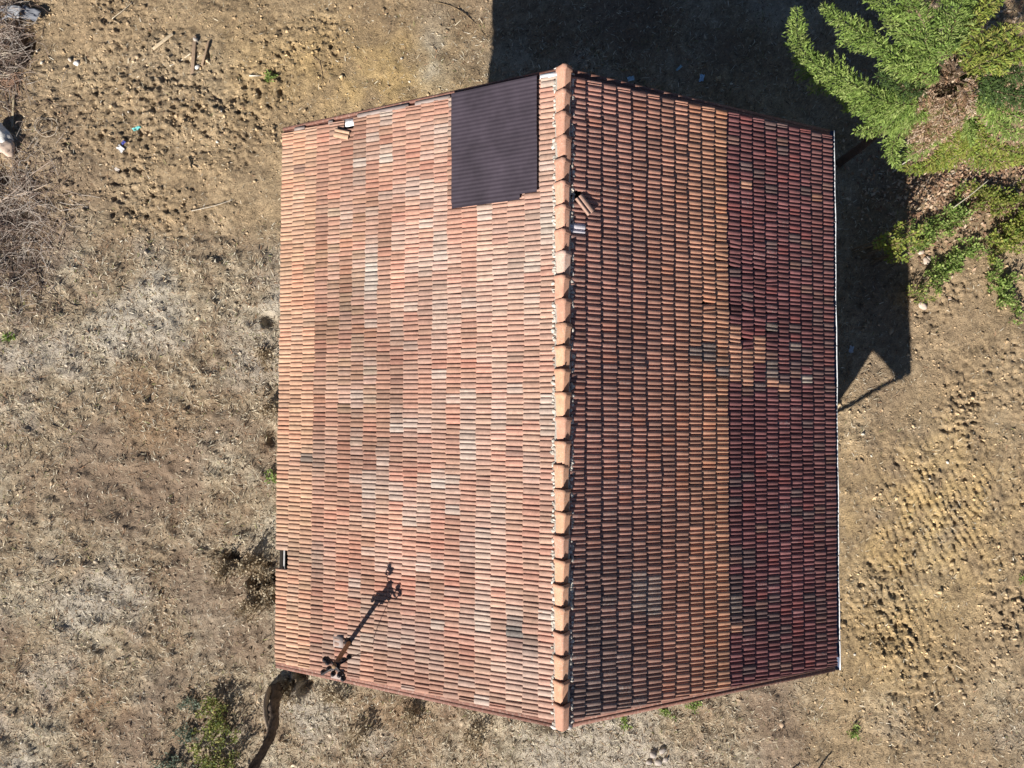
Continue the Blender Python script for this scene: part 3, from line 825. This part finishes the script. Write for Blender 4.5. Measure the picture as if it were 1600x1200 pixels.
def frond(mb, wood, path, width, dens, pal, start=.12, nl=.085):
    """a drooping conifer branch with side twigs carrying short sprays"""
    Q = spline(path, 26); seg = np.linalg.norm(np.diff(Q, axis=0), axis=1); Lt = seg.sum()
    tube(wood, Q - np.array([0, 0, .05]), np.linspace(.022, .004, len(Q)), 5, (.10, .065, .04))
    cum = np.concatenate([[0], np.cumsum(seg)]) / Lt
    nt = int(Lt * dens * 1.7)
    T = np.gradient(Q, axis=0); T /= np.linalg.norm(T, axis=1)[:, None]
    Ps, Ds, Cs, Ls = [], [], [], []
    for i in range(nt):
        t = start + (1 - start) * (i + rng.random()) / nt
        p = np.array([np.interp(t, cum, Q[:, k]) for k in range(3)]); d = np.array([np.interp(t, cum, T[:, k]) for k in range(3)])
        side = 1 if i % 2 else -1
        lat = np.cross(d, (0, 0, 1.0)); lat /= np.linalg.norm(lat) + 1e-9
        tw = d * .55 + lat * side * (.85 + .3 * rng.random()) + np.array([0, 0, -.28 + .30 * rng.standard_normal()])
        tw /= np.linalg.norm(tw)
        env = min(1.0, 2.6 * (1 - t) + .18) * (.55 + .45 * min(1, t * 3)) * (.75 + .5 * abs(math.sin(t * 9 + Lt * 7)))
        tl = width * .5 * env * rng.uniform(.55, 1.2)
        m = max(4, int(tl / .016))
        q = (np.arange(m) + rng.random(m)) / m
        base = p + tw * (q * tl)[:, None]; base[:, 2] -= .25 * tl * q * q
        dd = tw + .62 * rng.standard_normal((m, 3)); dd[:, 2] *= .8; dd /= np.linalg.norm(dd, axis=1)[:, None]
        Ps.append(base); Ds.append(dd); Ls.append(rng.uniform(.6, 1.3, m) * nl)
        c = pal[rng.integers(0, len(pal))] * rng.uniform(.8, 1.2); Cs.append(np.tile(c, (m, 1)) * rng.uniform(.8, 1.2, (m, 1)))
    if not Ps: return
    P = np.concatenate(Ps); Dv = np.concatenate(Ds); L = np.concatenate(Ls)
    needles(mb, P, Dv, L, L * .15, np.concatenate(Cs))
GREEN = np.array([(.21, .30, .07), (.26, .345, .085), (.15, .225, .05), (.31, .375, .12)])
YELL = np.array([(.25, .30, .055), (.29, .32, .065), (.20, .27, .055), (.31, .29, .08)])
DEAD = np.array([(.40, .26, .16), (.52, .38, .26), (.28, .17, .10), (.22, .21, .08), (.60, .47, .35)])
DGRN = np.array([(.07, .115, .035), (.095, .145, .04), (.06, .095, .03)])
ctr = at(1474, 132, 5.0)
LIFT = 1.15
tree = empty('conifer_tree', (ctr[0], ctr[1], float(hz(ctr[0], ctr[1]))))
tag(tree, 'broad green conifer with a browned middle beside the house corner', 'tree')
TO = np.array(tree.location)
trunk = MB(); wood = MB(); crown = MB()
tube(trunk, np.array([(0, 0, -.2), (.03, 0, 1.2), (-.02, .03, 2.6), (.02, .0, 3.8), (.03, .02, 4.5)]) + TO, [.12, .11, .10, .07, .03], 9, (.09, .06, .045))
def fr(pts, width, pal, dens=34, nl=.085):
    pts = [(p[0], p[1], p[2] + LIFT) for p in pts]
    P = [at(*p) for p in pts]
    root = np.array([ctr[0], ctr[1], pts[0][2] - .1])
    frond(crown, wood, [root * .8 + P[0] * .2] + P, width * .80, dens, pal, nl=nl)
fr([(1440, 160, 3.8), (1390, 160, 3.6), (1330, 128, 3.4), (1275, 100, 3.3), (1248, 62, 3.2), (1246, 12, 3.15)], .95, GREEN, 46)
fr([(1430, 178, 3.5), (1380, 178, 3.3), (1345, 160, 3.2), (1310, 132, 3.1)], .75, GREEN, 42)
fr([(1420, 100, 4.0), (1375, 68, 3.8), (1330, 40, 3.7), (1285, 8, 3.6)], .80, GREEN, 46)
fr([(1440, 90, 4.0), (1400, 30, 3.9), (1360, -15, 3.8), (1320, -50, 3.7)], .5, GREEN, 36)
fr([(1450, 80, 4.4), (1445, 40, 4.3), (1425, 5, 4.2), (1410, -40, 4.2)], 1.0, GREEN, 50)
fr([(1480, 80, 4.5), (1490, 40, 4.4), (1500, 10, 4.4), (1520, -40, 4.3)], 1.0, GREEN, 50)
fr([(1450, 116, 4.2), (1425, 110, 4.1), (1395, 98, 4.0)], .55, GREEN, 46)
fr([(1460, 95, 4.1), (1440, 80, 4.0), (1415, 50, 3.9)], .5, DGRN, 40)
fr([(1450, 165, 3.4), (1415, 190, 3.2), (1375, 197, 3.1), (1336, 205, 3.0)], .6, GREEN, 42)
fr([(1440, 180, 3.0), (1410, 205, 2.8), (1395, 235, 2.6), (1405, 262, 2.4)], .5, GREEN, 42)
fr([(1470, 185, 2.8), (1465, 215, 2.6), (1430, 238, 2.4), (1392, 252, 2.2)], .45, GREEN, 40)
fr([(1490, 190, 2.6), (1480, 235, 2.2), (1440, 262, 2.0), (1405, 262, 1.9)], .45, YELL, 46)
fr([(1500, 190, 2.6), (1510, 230, 2.3), (1470, 256, 2.0), (1430, 262, 1.9)], .5, YELL, 46)
fr([(1510, 190, 2.6), (1520, 235, 2.3), (1560, 252, 2.1), (1610, 246, 2.0)], .6, YELL, 46)
fr([(1515, 180, 2.7), (1540, 220, 2.4), (1590, 238, 2.2), (1640, 232, 2.1)], .5, YELL, 40)
fr([(1510, 150, 3.4), (1515, 190, 3.0), (1520, 225, 2.7)], .5, GREEN, 40)
fr([(1520, 125, 3.8), (1550, 140, 3.6), (1590, 150, 3.4), (1640, 150, 3.2)], .7, DGRN, 46)
fr([(1515, 110, 4.0), (1545, 95, 3.9), (1585, 78, 3.7), (1640, 60, 3.5)], .8, YELL, 46)
fr([(1520, 90, 4.0), (1545, 60, 3.8), (1600, 40, 3.6)], .6, YELL, 36)
fr([(1530, 140, 3.4), (1560, 170, 3.0), (1610, 190, 2.8)], .5, GREEN, 40)
fr([(1535, 120, 3.7), (1565, 115, 3.5), (1620, 110, 3.3)], .6, DGRN, 40)
fr([(1500, 60, 4.3), (1530, 20, 4.1), (1570, -10, 4.0)], .7, YELL, 40)
fr([(1530, 160, 3.0), (1570, 200, 2.6), (1620, 215, 2.4)], .6, GREEN, 40)
fr([(1420, 140, 3.9), (1400, 125, 3.8), (1370, 118, 3.7)], .5, DGRN, 40)
# browned, dead twigs in the middle
for k in range(46):
    a = rng.random() * 6.283; r_ = rng.uniform(.25, 1.0)
    p0 = np.array([ctr[0] + .25 * r_ * math.cos(a), ctr[1] + .3 * r_ * math.sin(a), rng.uniform(4.2, 5.3)])
    p2 = p0 + np.array([r_ * .55 * math.cos(a), r_ * 1.0 * math.sin(a), -.25])
    frond(crown, wood, [p0, (p0 + p2) / 2 + np.array([0, 0, .05]), p2], .45, 40, DEAD, nl=.07)
trunk.build('trunk', M_bark, tree, smooth=True, origin=TO).location = (0, 0, 0)
wood.build('branches', M_bark, tree, smooth=True, origin=TO).location = (0, 0, 0)
crown.build('crown', M_leaf, tree, origin=TO).location = (0, 0, 0)

# ------------------------------------------------------------------ shrubs and weeds
def leaf_shrub(name, label, cat, spine, pal, nstem, hgt, spread, nleaf, leaf, group=None, stemcol=(.2, .14, .08)):
    """stems rise from a line of ground points, leaves along them"""
    S_ = np.array([gp(*p) for p in spine]); base = S_[0].copy()
    o = empty(name, base); tag(o, label, cat, group)
    st = MB(); lf = MB()
    for i in range(nstem):
        t = rng.random() * (len(S_) - 1); k = min(int(t), len(S_) - 2) if len(S_) > 1 else 0
        p = S_[k] + (S_[min(k + 1, len(S_) - 1)] - S_[k]) * (t - k) if len(S_) > 1 else S_[0].copy()
        p = p + np.array([*(rng.standard_normal(2) * spread * .45), 0]); p[2] = float(hz(p[0], p[1])) - .02
        a = rng.random() * 6.283; H_ = hgt * rng.uniform(.5, 1.15); r_ = spread * rng.uniform(.2, .7)
        q = np.array([p, p + np.array([r_ * .4 * math.cos(a), r_ * .4 * math.sin(a), H_ * .6]), p + np.array([r_ * math.cos(a), r_ * math.sin(a), H_])])
        Q = spline(q, 7); tube(st, Q, np.linspace(.009, .003, 7) * (1 + hgt), 4, stemcol, cap=False)
        m = nleaf; tt = rng.uniform(.15 if hgt < 1 else .6, 1, m)
        P = np.stack([np.interp(tt, np.linspace(0, 1, 7), Q[:, j]) for j in range(3)], -1)
        dd = rng.standard_normal((m, 3)); dd[:, 2] = np.abs(dd[:, 2]) * .6 + .1; dd /= np.linalg.norm(dd, axis=1)[:, None]
        P = P + dd * (leaf * rng.random(m) * 1.2)[:, None]
        L = leaf * rng.uniform(.6, 1.3, m)
        needles(lf, P, dd, L, L * .32, pal[rng.integers(0, len(pal), m)] * rng.uniform(.75, 1.25, (m, 1)))
    a = st.build('stems', M_bark, o, origin=base); a.location = (0, 0, 0); tag(a, kind='stuff')
    a = lf.build('leaves', M_leaf, o, origin=base); a.location = (0, 0, 0); tag(a, kind='stuff')
    return o
OLIVE = np.array([(.21, .24, .055), (.15, .19, .05), (.28, .30, .075), (.11, .14, .04), (.33, .30, .10)])
SAGE = np.array([(.17, .21, .15), (.13, .17, .12), (.22, .25, .18)])
leaf_shrub('olive_green_shrub', 'leafy olive green shrub beside the leaning bare trunk', 'shrub', [(352, 1085), (340, 1115), (345, 1145), (360, 1175)], OLIVE, 40, .5, .5, 34, .07)
leaf_shrub('olive_green_shrub', 'low yellowish green shrub spilling out by the grey-green sage', 'shrub', [(315, 1175), (330, 1195), (350, 1230)], OLIVE * 1.1, 36, .42, .5, 34, .07)
leaf_shrub('sage_plant', 'small grey-green sage clump higher up beside the olive shrub', 'plant', [(296, 1103)], SAGE, 12, .2, .25, 20, .06)
leaf_shrub('sage_plant', 'middle grey-green sage clump against the olive shrub', 'plant', [(286, 1146), (300, 1150)], SAGE, 16, .2, .28, 20, .06)
leaf_shrub('sage_plant', 'widest grey-green sage clump in the dry grass', 'plant', [(250, 1185), (270, 1192), (290, 1196)], SAGE, 30, .22, .3, 20, .06)
leaf_shrub('sapling', 'bright green leafy sapling standing out of the house shadow', 'sapling', [(1352, 393), (1370, 388)], YELL, 18, 1.75, .5, 44, .085)
leaf_shrub('sapling', 'sparse pale sapling on the edge of the house shadow', 'sapling', [(1428, 462), (1420, 466)], OLIVE * 1.3, 10, .9, .35, 30, .07)
leaf_shrub('bramble_thicket', 'green bramble trailing from the sapling up toward the conifer', 'bramble', [(1420, 385), (1450, 365), (1480, 345), (1500, 325)], GREEN, 60, .35, .4, 34, .075)
leaf_shrub('bramble_thicket', 'green bramble strip rising beside the pale stones', 'bramble', [(1445, 440), (1470, 420), (1505, 398), (1535, 385)], GREEN, 50, .3, .35, 34, .075)
leaf_shrub('bramble_thicket', 'thick yellow-green bramble bank under the litter strip', 'bramble', [(1545, 395), (1570, 370), (1600, 345), (1630, 330)], YELL, 70, .5, .5, 40, .08)
leaf_shrub('bramble_thicket', 'green bramble running down into the bare soil', 'bramble', [(1545, 425), (1565, 450), (1570, 485)], GREEN, 40, .35, .35, 34, .075)
leaf_shrub('bramble_thicket', 'dark green bramble below the conifer fringe', 'bramble', [(1510, 300), (1545, 320), (1590, 310)], YELL * .85, 50, .4, .45, 34, .075)
for (px, py, lab) in ((975, 1126, 'bright green weed tuft at the foot of the south gable'), (1038, 1112, 'pale green weed tuft beside the south gable'), (1082, 1100, 'green weed tuft by dry grass loops under the south gable'),
                      (15, 527, 'green weed growing alone in the straw'), (425, 748, 'small green weed beside the sunny eave'), (1335, 1143, 'small green weed in the trampled soil'), (422, 120, 'green weed on the clod-strewn soil'), (1603, 905, 'dark weed on the sandy soil')):
    leaf_shrub('weed_tuft', lab, 'weed', [(px, py)], GREEN, 7, .12, .16, 16, .07)
STRAW = np.array([(.42, .34, .23), (.33, .25, .16), (.52, .44, .31), (.24, .17, .10)])
for (px, py, hh, ns, lab) in ((398, 885, .6, 40, 'tall dry weed between the two dark hollows'), (425, 915, .6, 34, 'tall dry weed at the house side of the dark hollow'), (400, 945, .55, 24, 'pale dry weed on the south rim of the dark hollow'),
                              (350, 890, .4, 26, 'dry weed beyond the long narrow hollow'), (445, 1085, .45, 20, 'dry weed at the foot of the leaning trunk'), (425, 640, .35, 16, 'dry weed on the dark earth along the eave'),
                              (415, 560, .3, 14, 'low dry weed on brown soil near the eave'), (520, 1085, .35, 16, 'dry weed below the roof mast'), (640, 1120, .3, 16, 'dry weed under the sunny side of the south gable'),
                              (740, 1150, .3, 14, 'dry weed between the roof peak and the gable weeds'), (560, 1150, .3, 14, 'dry weed in the reddish grass between trunk and gable')):
    leaf_shrub('dry_weed', lab, 'weed', [(px, py)], STRAW, ns, hh, .35, 18, .075, 'dry weeds around the house', (.34, .26, .17))

# ------------------------------------------------------------------ leaning bare trunk at the south-west corner
tb = gp(433, 1072); o = empty('bare_trunk', tb)
tag(o, 'thick leaning bare tree trunk standing near the house corner', 'tree trunk')
b = MB(); pts = spline([tb + (0, 0, -.15), at(428, 1100, .7), at(427, 1135, 1.3), at(412, 1172, 1.8), at(385, 1215, 2.3), at(360, 1260, 2.7)], 16)
pts = spline(pts, 48); tube(b, pts, np.linspace(.135, .09, 48), 14, (.11, .078, .056))
kk = np.arange(len(b.v[0])); tw_ = pn[3](kk % 14 * .9, kk // 14 * .22) * .30 + .14 * rng.standard_normal(len(kk))
cen = np.repeat(pts, 14, axis=0); b.v[0][:48 * 14] = cen + (b.v[0][:48 * 14] - cen) * (1 + tw_[:48 * 14, None] * 1.1)
b.c[0][:, :3] *= np.clip(1 + 1.4 * tw_, .4, 1.9)[:, None]; x_ = b.build('trunk', M_bark, o, smooth=False, origin=tb); x_.location = (0, 0, 0)
b = MB(); pts = spline([tb + (-.2, -.05, -.1), at(416, 1095, .6), at(416, 1120, 1.0), at(424, 1150, 1.5)], 10)
tube(b, pts, np.linspace(.09, .06, 10), 8, (.30, .23, .165)); x_ = b.build('side_stem', M_bark, o, smooth=True, origin=tb); x_.location = (0, 0, 0)

# ------------------------------------------------------------------ sticks, planks, brush
def stick(name, label, cat, pts, r, colr, group=None, sides=6, lift=.03, mat=None):
    P = []
    for q in pts:
        p = gp(q[0], q[1]); p[2] += lift + (q[2] if len(q) > 2 else 0); P.append(p)
    if len(P) > 2: P = spline(P, 5 * len(P))
    P = np.array(P); b = MB(); tube(b, P, np.linspace(r, r * .7, len(P)), sides, colr)
    return tag(b.build(name, mat or M_wood, smooth=True, origin=P[0]), label, cat, group)
def plank(name, label, a, c, w, t, colr, lift=.03):
    A = gp(*a); B = gp(*c); A[2] += lift; B[2] += lift; d = B - A; L = np.linalg.norm(d); x = d / L
    y = np.cross((0, 0, 1.0), x); y /= np.linalg.norm(y); z = np.cross(x, y)
    b = MB(); box(b, (A + B) / 2, (L, w, t), np.stack([x, y, z], -1), colr)
    ob = b.build(name, M_wood, origin=A)
    bv = ob.modifiers.new('bevel', 'BEVEL'); bv.width = .006; bv.segments = 2
    return tag(ob, label, 'plank')
plank('old_plank', 'grey-brown weathered plank lying among clods with a rounded end', (306, 58), (301, 126), .10, .05, (.30, .21, .14), .05)
plank('old_plank', 'narrow short board beside the grey-brown weathered plank', (327, 66), (317, 104), .06, .04, (.33, .23, .15), .05)
plank('old_plank', 'pale split board lying at an angle on the soil', (271, 54), (240, 78), .09, .03, (.52, .41, .27), .04)
plank('old_plank', 'thin pale lath propped upright along the vine tangle', (23, 150), (21, 200), .06, .03, (.45, .36, .23), .04)
stick('dry_stick', 'pale peeled stick pointing at the weathered plank', 'stick', [(266, 104), (284, 95), (299, 84)], .022, (.60, .51, .38))
stick('dry_stick', 'pale thin stick near the top of the clod field', 'stick', [(176, 30), (192, 18), (208, 4)], .014, (.58, .48, .34))
stick('dry_stick', 'short black stick lying on smooth soil', 'stick', [(296, 246), (299, 254), (300, 263)], .022, (.03, .025, .02))
stick('dry_stick', 'long pale twig lying on the dry grass below the clods', 'stick', [(300, 330), (335, 322), (366, 312)], .012, (.55, .48, .38))
stick('dry_stick', 'forked grey branch end lying in the pale straw', 'stick', [(60, 425), (64, 445), (58, 480), (60, 490)], .016, (.12, .09, .07))
stick('dry_stick', 'short white stick near a green weed on the clods', 'stick', [(390, 119), (409, 119)], .02, (.66, .6, .5))
stick('dry_stick', 'thin dark stick curved across the straw', 'stick', [(40, 668), (46, 690), (49, 714)], .012, (.10, .075, .05))
stick('dry_stick', 'short dark stick lying by the curved one', 'stick', [(80, 665), (97, 672)], .014, (.10, .075, .05))
stick('dry_stick', 'dark buried root curving beside the ochre patch', 'root', [(680, 3), (710, 12), (738, 32), (757, 55)], .016, (.17, .12, .07), lift=.01)
stick('dry_stick', 'thin dark root running through the ochre soil', 'root', [(470, 80), (495, 92), (503, 110), (504, 130)], .012, (.16, .11, .07), lift=.005)
stick('fallen_branch', 'bare grey branch poking out of the conifer shade', 'branch', [(1385, 275, .3), (1395, 266, .5), (1404, 260, .7)], .018, (.40, .36, .30))
stick('fallen_branch', 'long pale bare branch lying in the bramble', 'branch', [(1478, 330, .3), (1500, 312, .45), (1522, 292, .6)], .016, (.42, .38, .28))
for (a_, c_, lab) in (((1276, 1206), .55, 'thin dark stalk casting a streak on the dry grass'), ((1232, 1210), .45, 'shorter dark stalk beside the thin one')):
    stick('weed_stalk', lab, 'stalk', [(a_[0], a_[1], -.05), (a_[0] - 3, a_[1] + 4, c_ * .5), (a_[0] - 4, a_[1] + 10, c_)], .03, (.06, .08, .03))
# dry branches lying at the left of the yard
for (pts, r_, c_, lab) in (([(0, 318), (25, 300), (50, 275), (86, 250)], .022, (.36, .28, .22), 'long dry branch reaching out of the brush heap'),
                           ([(28, 305), (50, 300), (78, 288)], .016, (.48, .38, .29), 'pale dry branch forking from the brush heap'),
                           ([(0, 338), (30, 328), (62, 335), (66, 345)], .016, (.45, .38, .32), 'curved pale branch on top of the brush heap'),
                           ([(82, 300), (96, 290), (110, 278)], .012, (.22, .16, .12), 'short dark twig beside the brush heap'),
                           ([(58, 395), (62, 440), (80, 462), (125, 480)], .014, (.13, .09, .07), 'dark bent branch below the brush heap')):
    stick('dry_branch', lab, 'branch', pts, r_, c_, lift=.06)
b = MB()
for i in range(1500):
    q = (gp(max(-40, 28 + 36 * rng.standard_normal()), 345 + 62 * rng.standard_normal()) if i < 950 else gp(max(-40, 14 + 17 * rng.standard_normal()), 70 + 50 * rng.standard_normal())) + (0, 0, .02)
    a = rng.random() * 6.283; L = rng.uniform(.2, .9); cv = rng.standard_normal() * .25
    P = spline([q, q + np.array([L * .5 * math.cos(a), L * .5 * math.sin(a), .12 * rng.random()]), q + np.array([L * math.cos(a + cv), L * math.sin(a + cv), .10 * rng.random()])], 6)
    P[:, 2] = np.maximum(P[:, 2], hz(P[:, 0], P[:, 1]) + .01)
    tube(b, P, np.linspace(.008, .004, 6), 4, np.array([(.36, .29, .24), (.20, .14, .11), (.10, .07, .055), (.48, .42, .36)][rng.integers(0, 4)]), cap=False)
tag(b.build('brush_heap', M_wood), 'tangled heap of thin dry twigs at the edge of the yard', 'brush', kind='stuff')
# pale vine loops
for (cx, cy, R_, n_, lab) in ((10, 100, 20, 6, 'tangle of pale looping dry vines in front of the white rock'), (72, 195, 14, 3, 'small ring of dry brown vine on the clods'), (798, 1170, 1, 0, '')):
    if not n_: continue
    b = MB(); o0 = gp(cx, cy)
    for i in range(n_):
        rr = R_ * .0183 * rng.uniform(.7, 1.15); ph = rng.random() * 6.28; of = rng.standard_normal(2) * .07
        t = np.linspace(0, rng.uniform(4.2, 7.5), 30)
        P = np.stack([o0[0] + of[0] + rr * np.cos(t + ph) * 1.1, o0[1] + of[1] + rr * np.sin(t + ph), np.zeros(30)], -1)
        P[:, 2] = hz(P[:, 0], P[:, 1]) + .03 + .05 * np.abs(np.sin(t * .7 + ph))
        tube(b, P, .009, 5, P_(.52, .44, .34) * rng.uniform(.7, 1.1), cap=False)
    tag(b.build('vine_tangle', M_wood, smooth=True, origin=o0), lab, 'vines')
b = MB(); o0 = gp(28, 122)
for i in range(40):
    a = -2.2 + .55 * rng.standard_normal(); L = rng.uniform(.25, .6); q = o0 + np.array([.1 * rng.standard_normal(), .1 * rng.standard_normal(), .02])
    P = spline([q, q + np.array([L * .5 * math.cos(a), L * .5 * math.sin(a), .08]), q + np.array([L * math.cos(a), L * math.sin(a), .02])], 5)
    P[:, 2] = np.maximum(P[:, 2], hz(P[:, 0], P[:, 1]) + .01)
    tube(b, P, .006, 4, P_(.40, .25, .17) * rng.uniform(.7, 1.2), cap=False)
tag(b.build('root_bundle', M_wood, origin=o0), 'fan of reddish brown dry roots by the vine tangle', 'roots')

# ------------------------------------------------------------------ stones and litter
def stone(name, label, px, py, size, colr, group=None, cat='stone', sub=2, flat=.7):
    import bmesh
    p = gp(px, py)
    bm = bmesh.new(); bmesh.ops.create_icosphere(bm, subdivisions=sub, radius=1.0)
    sd = rng.integers(0, 9999); pa = Perlin(int(sd)); sx = rng.uniform(.8, 1.25)
    v = np.array([q.co[:] for q in bm.verts])
    nn = pa(v[:, 0] * 1.1 + 5, v[:, 1] * 1.1 + v[:, 2]) * .28 + pa(v[:, 2] * 5.3 + 3, v[:, 1] * 5.3 - v[:, 0] * 2) * .10 + pa(v[:, 1] * 2.3 + 3, v[:, 2] * 2.3 - v[:, 0]) * .18
    v = v * (1 + nn)[:, None] * np.array([size * sx, size / sx, size * flat])
    f = np.array([[q.index for q in fc.verts] for fc in bm.faces]); bm.free()
    b = MB(); b.add(v, f, None, colr)
    ob = b.build(name, M_stone); ob.location = (p[0], p[1], p[2] + size * flat * .45); ob.rotation_euler = (0, 0, rng.random() * 6.28)
    return tag(ob, label, cat, group)
stone('white_rock', 'big whitish rock lying beside the dry vines', 6, 214, .30, (.62, .60, .56), flat=.8, sub=3)
stone('pink_rock', 'pinkish rock leaning against the big whitish rock', 14, 232, .22, (.50, .38, .30), flat=.7, sub=3)
stone('white_stone', 'bright white stone alone on the clods', 121, 99, .085, (.66, .62, .56))
stone('white_stone', 'small cream stone touching the bright white one', 110, 94, .06, (.55, .46, .38))
stone('white_stone', 'white stone at the foot of the weathered plank', 309, 106, .08, (.66, .64, .60))
stone('white_stone', 'round pale stone at the head of the weathered plank', 306, 63, .085, (.50, .45, .38))
for (px, py) in ((48, 68), (58, 80), (66, 98), (201, 175), (183, 265), (346, 174), (340, 222), (640, 128), (628, 92), (1480, 722), (1348, 678), (1361, 712), (1452, 748), (1335, 1022), (1568, 1152), (1562, 890), (152, 408), (264, 435), (340, 675), (125, 870), (34, 1160), (40, 1054), (247, 1116), (185, 1190), (225, 1082)):
    stone('pale_stone', 'small pale stone lying on the open soil', px, py, rng.uniform(.03, .055), P_(.60, .55, .46) * rng.uniform(.85, 1.1), 'pale stones scattered on the soil', sub=1)
for (px, py, s_) in ((1431, 388, .075), (1438, 394, .085), (1450, 404, .08), (1446, 408, .10), (1440, 478, .12)):
    stone('rubble_stone', 'pinkish pale rubble stone beside the bramble strip', px, py, s_, P_(.46, .37, .30) * rng.uniform(.9, 1.15), 'rubble stones by the bramble', cat='stone')
for (px, py, s_) in ((1020, 1178, .10), (1035, 1172, .09), (1028, 1190, .10), (1014, 1190, .08), (1040, 1186, .08)):
    stone('grey_rubble', 'grey rubble stone in the little heap south of the gable', px, py, s_, P_(.36, .31, .27) * rng.uniform(.8, 1.15), 'grey rubble heap', cat='stone')
def rag(name, label, px, py, size, colr, cat='litter', lift=.03, mat=None, crump=.35, asp=.7, ang=None):
    p = gp(px, py); n = 9; u, w = np.meshgrid(np.linspace(-1, 1, n), np.linspace(-1, 1, n)); pa = Perlin(int(rng.integers(0, 9999)))
    k = 1 + .35 * pa(u * 1.3, w * 1.3); a = rng.random() * 6.28 if ang is None else ang
    X = u * size * k; Y = w * size * asp * k; Z = size * crump * (pa(u * 2 + 4, w * 2) + .5 * pa(u * 4, w * 4 + 3)) + size * crump * .5
    V = np.stack([X * math.cos(a) - Y * math.sin(a), X * math.sin(a) + Y * math.cos(a), Z], -1).reshape(-1, 3)
    i, j = np.meshgrid(np.arange(n - 1), np.arange(n - 1), indexing='ij')
    f = np.stack([i * n + j, i * n + j + 1, (i + 1) * n + j + 1, (i + 1) * n + j], -1).reshape(-1, 4)
    b = MB(); b.add(V, None, f, colr); ob = b.build(name, mat or M_litter); ob.location = (p[0], p[1], p[2] + lift)
    sm = ob.modifiers.new('thickness', 'SOLIDIFY'); sm.thickness = .006
    return tag(ob, label, cat)
rag('plastic_scrap', 'turquoise crumpled plastic scrap on the clods', 215, 201, .12, (.16, .52, .50), asp=.5, ang=.6)
rag('plastic_scrap', 'white crumpled paper below the turquoise scrap', 190, 233, .11, (.62, .60, .58))
rag('plastic_scrap', 'dark blue scrap lying on the white crumpled paper', 195, 224, .06, (.07, .08, .30), lift=.07)
rag('plastic_scrap', 'cream scrap in the hollow below the white paper', 184, 265, .07, (.60, .53, .47))
rag('plastic_scrap', 'light blue bag on the shaded ground north of the house', 1096, 123, .10, (.42, .62, .80), asp=.55)
rag('plastic_scrap', 'pale blue strip on the shaded ground near the light blue bag', 1060, 108, .10, (.38, .55, .62), asp=.3)
rag('plastic_scrap', 'pale blue scrap tucked under the north verge', 985, 124, .09, (.45, .62, .72))
rag('plastic_scrap', 'grey-white scrap in the house shadow by the gutter', 1329, 546, .10, (.50, .52, .55), asp=.6)
rag('plastic_film', 'milky grey plastic sheet spread over the debris pit', 20, 22, .30, (.50, .51, .53), 'plastic sheet', .10, M_film, .12, .65, .1)
rag('plastic_film', 'darker half of the grey plastic sheet sagging over the pit edge', 51, 25, .28, (.33, .34, .37), 'plastic sheet', .10, M_film, .12, .6, -.3)
